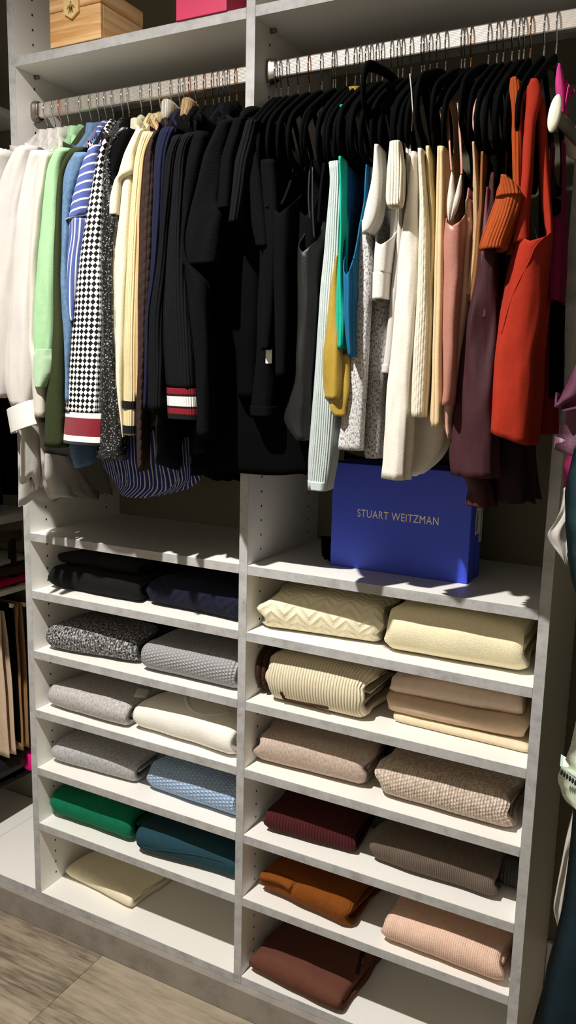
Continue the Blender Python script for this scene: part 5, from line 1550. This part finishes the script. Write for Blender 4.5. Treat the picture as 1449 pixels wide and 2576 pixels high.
# ------------------------------------------------------------------ right side: valet rod and clothes of the neighbouring rod
vr = thing('valet_rod', 'short grey valet rod with a white end cap on the right panel', 'rod', (1.2415, 0, 1.866))
pA = Vector(hit(1394, 283, 1, -.175)); pB = Vector((1.2516, -.004, hit(1450, 358, 1, -.02)[2]))
ax = (pB - pA).normalized()
V, F = lathe_geo([(.02, 0), (.6, .0006), (.92, .0022), (1.0, .0048), (.96, .0075), (.6, .009)], (0, 0, 0), (0, 1, 0), 36)
tl = math.radians(7)
V = [Vector((pA.x + .0092 * (v[0] * math.cos(tl) + 0) + .0262 * v[2] * math.sin(tl), pA.y + v[1], pA.z + .0262 * v[2] * math.cos(tl) - .0092 * v[0] * math.sin(tl))) for v in V]
mesh_obj('end_cap', V, F, IVORYP, vr)
V, F = lathe_geo([(.0088, .007), (.0088, (pB - pA).length)], pA, ax, 20)
mesh_obj('rod', V, F, RODGREY, vr)
L_ = (pB - pA).length
V, F = lathe_geo([(.0105, L_ - .020), (.0255, L_ - .018), (.0262, L_ - .012), (.0255, L_ - .004), (.0100, L_ - .001)], pA, ax, 32)
mesh_obj('mount', V, F, IVORYP, vr)

RY = -.22  # garment bodies below widened past the frame to shade the right panel
def side_garment(name, label, cat, polyL, polyR, mat, y, th=.012, seed=0, parts=None, amp=.006, wr=.004, nm='body', root=None, rows=34, hemwave=0.0, k=1.6):
    """clothes of the rod on the right wall; their planes face the closet front"""
    L = resample([(a, b) if abs(a) < 3 else tuple(hit(a, b, 1, y)[[0, 2]]) for a, b in polyL], rows + 1)
    R = resample([(a, b) if abs(a) < 3 else tuple(hit(a, b, 1, y)[[0, 2]]) for a, b in polyR], rows + 1)
    g = root or thing(name, label, cat, (1.42, y, 1.9))
    V, F, UV = [], [], []
    cols = 18
    def ring(i, sc=1.0, dz=0.0):
        r = i / rows
        A_, B_ = [], []
        for j in range(cols + 1):
            s = j / cols
            p = L[i] + (R[i] - L[i]) * s
            h = th * (max(0, 1 - abs(2 * s - 1) ** 5)) ** .5 * sc
            q = Vector((s * 3 + seed, r * 4, seed * 1.7))
            c = amp * math.sin(2 * math.pi * (k * s + .3 * r) + seed) * min(1, r * 2) + wr * noise.noise(q * 1.5)
            zz = p[1] + dz + hemwave * math.sin(9 * s + seed) * r ** 4
            A_.append((p[0], y + c - h, zz)); B_.append((p[0], y + c + h, zz))
            UV.append((s * .4, r * .8))
        for j in range(cols + 1):
            UV.append((.4 + (1 - j / cols) * .4, r * .8))
        V.extend(A_); V.extend(B_[::-1])
    for i in range(rows + 1):
        ring(i)
    ring(rows, .5); ring(rows, .45, .02)
    n = 2 * (cols + 1)
    for i in range(rows + 2):
        for j in range(n):
            F.append((i * n + j, i * n + (j + 1) % n, (i + 1) * n + (j + 1) % n, (i + 1) * n + j))
    for j in range(cols):
        F.append((j + 1, j, n - 1 - j, n - 2 - j))
    mesh_obj(nm, V, F, mat, g, uv=UV)
    return g
SATP = fab('plum_satin', (82, 38, 62), rough=.45, spec=.4, wr=.002)
TEALD = fab('dark_teal_cotton', (34, 58, 66), wr=.003)
TEALV = fab('dark_teal_velvet', (14, 32, 40), wr=.003)
LACE = fab('mint_print', (200, 212, 190), pattern='dots', rgb2=(160, 178, 178), ps=40)
g = side_garment('plum_satin_top', 'shiny plum satin top entering from the right edge', 'top', [(1452, 905), (1436, 938), (1404, 1005), (1395, 1020)], [(1.36, 1.60), (1.36, 1.46), (1428, 1036)], SATP, -.215, seed=1, nm='sleeve', rows=18)
side_garment('', '', '', [(1440, 960), (1424, 1040), (1408, 1090), (1395, 1130)], [(1.68, 1.60), (1.68, 1.28)], SATP, -.195, seed=2, nm='body', root=g, rows=20)
side_garment('magenta_blouse', 'magenta blouse sliver behind the plum satin top', 'blouse', [(1440, 1100), (1418, 1170), (1420, 1230), (1424, 1260)], [(1.68, 1.45), (1.68, 1.25)], fab('magenta_silk', (150, 34, 92), rough=.6), -.165, seed=3)
side_garment('teal_dress', 'dark teal cotton dress at the right edge', 'dress', [(1446, 1120), (1432, 1180), (1421, 1236), (1424, 1330), (1430, 1400), (1436, 1450), (1452, 1500)], [(1.68, 1.48), (1.68, 1.0)], TEALD, -.225, seed=4, amp=.006)
side_garment('white_shirt_tail', 'white pointed shirt tail hanging before the right panel', 'shirt', [(1418, 1228), (1410, 1285), (1392, 1320), (1373, 1343), (1382, 1368), (1400, 1384), (1424, 1420)], [(1.36, 1.38), (1432, 1330), (1432, 1380), (1428, 1422)], COTW, -.205, seed=5, th=.006, amp=.004, rows=24)
g = side_garment('mint_lace_blouse', 'pale mint printed blouse with an openwork hem at the right edge', 'blouse', [(1452, 1800), (1434, 1880), (1418, 1920), (1407, 1932)], [(1.68, 1.05), (1.68, .80)], LACE, -.235, seed=6)
side_garment('', '', '', [(1412, 1928), (1398, 1966), (1410, 1984), (1412, 2010), (1430, 2028), (1452, 2032)], [(1.68, .88), (1.68, .74)], LACE, -.232, seed=7, nm='hem_border', root=g, rows=14)
for k in range(6):
    P = hit(1413 + 7 * k, 1942 + 5.2 * k, 1, -.2475)
    V, F = lathe_geo([(.0028, 0), (.0028, .0006)], P, (0, -1, 0), 10)
    V = [Vector((P[0] + (v[0] - P[0]) * .7, v[1] - .001, P[2] + (v[2] - P[2]) * 1.7)) for v in V]
    mesh_obj('eyelet', V, F, INK, g)
side_garment('white_robe', 'long white garment edge behind the dark teal velvet', 'robe', [(1446, 2020), (1425, 2100), (1410, 2180), (1395, 2260), (1391, 2282), (1406, 2328)], [(1.40, .80), (1440, 2160), (1412, 2330)], CREAMC, -.20, seed=8, th=.006, amp=.003, wr=.002)
side_garment('teal_velvet_dress', 'long dark teal velvet dress at the lower right edge', 'dress', [(1446, 1990), (1438, 2080), (1428, 2180), (1415, 2280), (1395, 2360), (1378, 2420), (1368, 2480), (1356, 2530), (1354, 2560), (1370, 2580)], [(1.68, .84), (1.68, .3)], TEALV, -.23, seed=9, th=.02, amp=.010)
# wall-side rod that carries them, with its panel
ru = thing('side_closet', 'white closet side with a hanging rod along the right wall, beyond the frame', 'closet', (1.62, -.2, 0))
V, F = tube_geo([(1.50, -.62, 1.80), (1.50, .345, 1.80)], .012, 16)
mesh_obj('rod', V, F, STEEL, ru)
box('back_panel', 1.721, 1.738, -.64, DEP - .015, .2, CEIL - .14, WALL, ru)

# dark clothes added above the corner unit's shelf to shade it; only fringe shows
lr = thing('corner_rod', 'short rod with added dark clothes in the shadowed left corner unit', 'rod', (-.52, -.1, 2.06))
V, F = tube_geo([(-.52, -.60, 2.06), (-.52, .34, 2.06)], .012, 14)
mesh_obj('bar', V, F, STEEL, lr)
for k, (yy, zb, lab) in enumerate(((.27, 1.12, 'black fringed dress at the back of the left corner unit'), (.19, 1.10, 'black coat added for shade in the middle of the left corner unit'),
                                   (.10, 1.13, 'charcoal coat added for shade towards the front of the left corner unit'), (.0, 1.12, 'dark brown coat added for shade nearest the front of the left corner unit'))):
    side_garment('shading_garment', lab, 'coat', [(-.74, 2.0), (-.745, zb)], [(-.33, 2.0), (-.305, zb)], (BLKD, BLK, CHAR, BROWNC)[k], yy, th=.016, seed=70 + k, amp=.012)

for o in D.objects:
    for k in ('_w', '_A', '_ex', '_ey'):
        if k in o:
            del o[k]
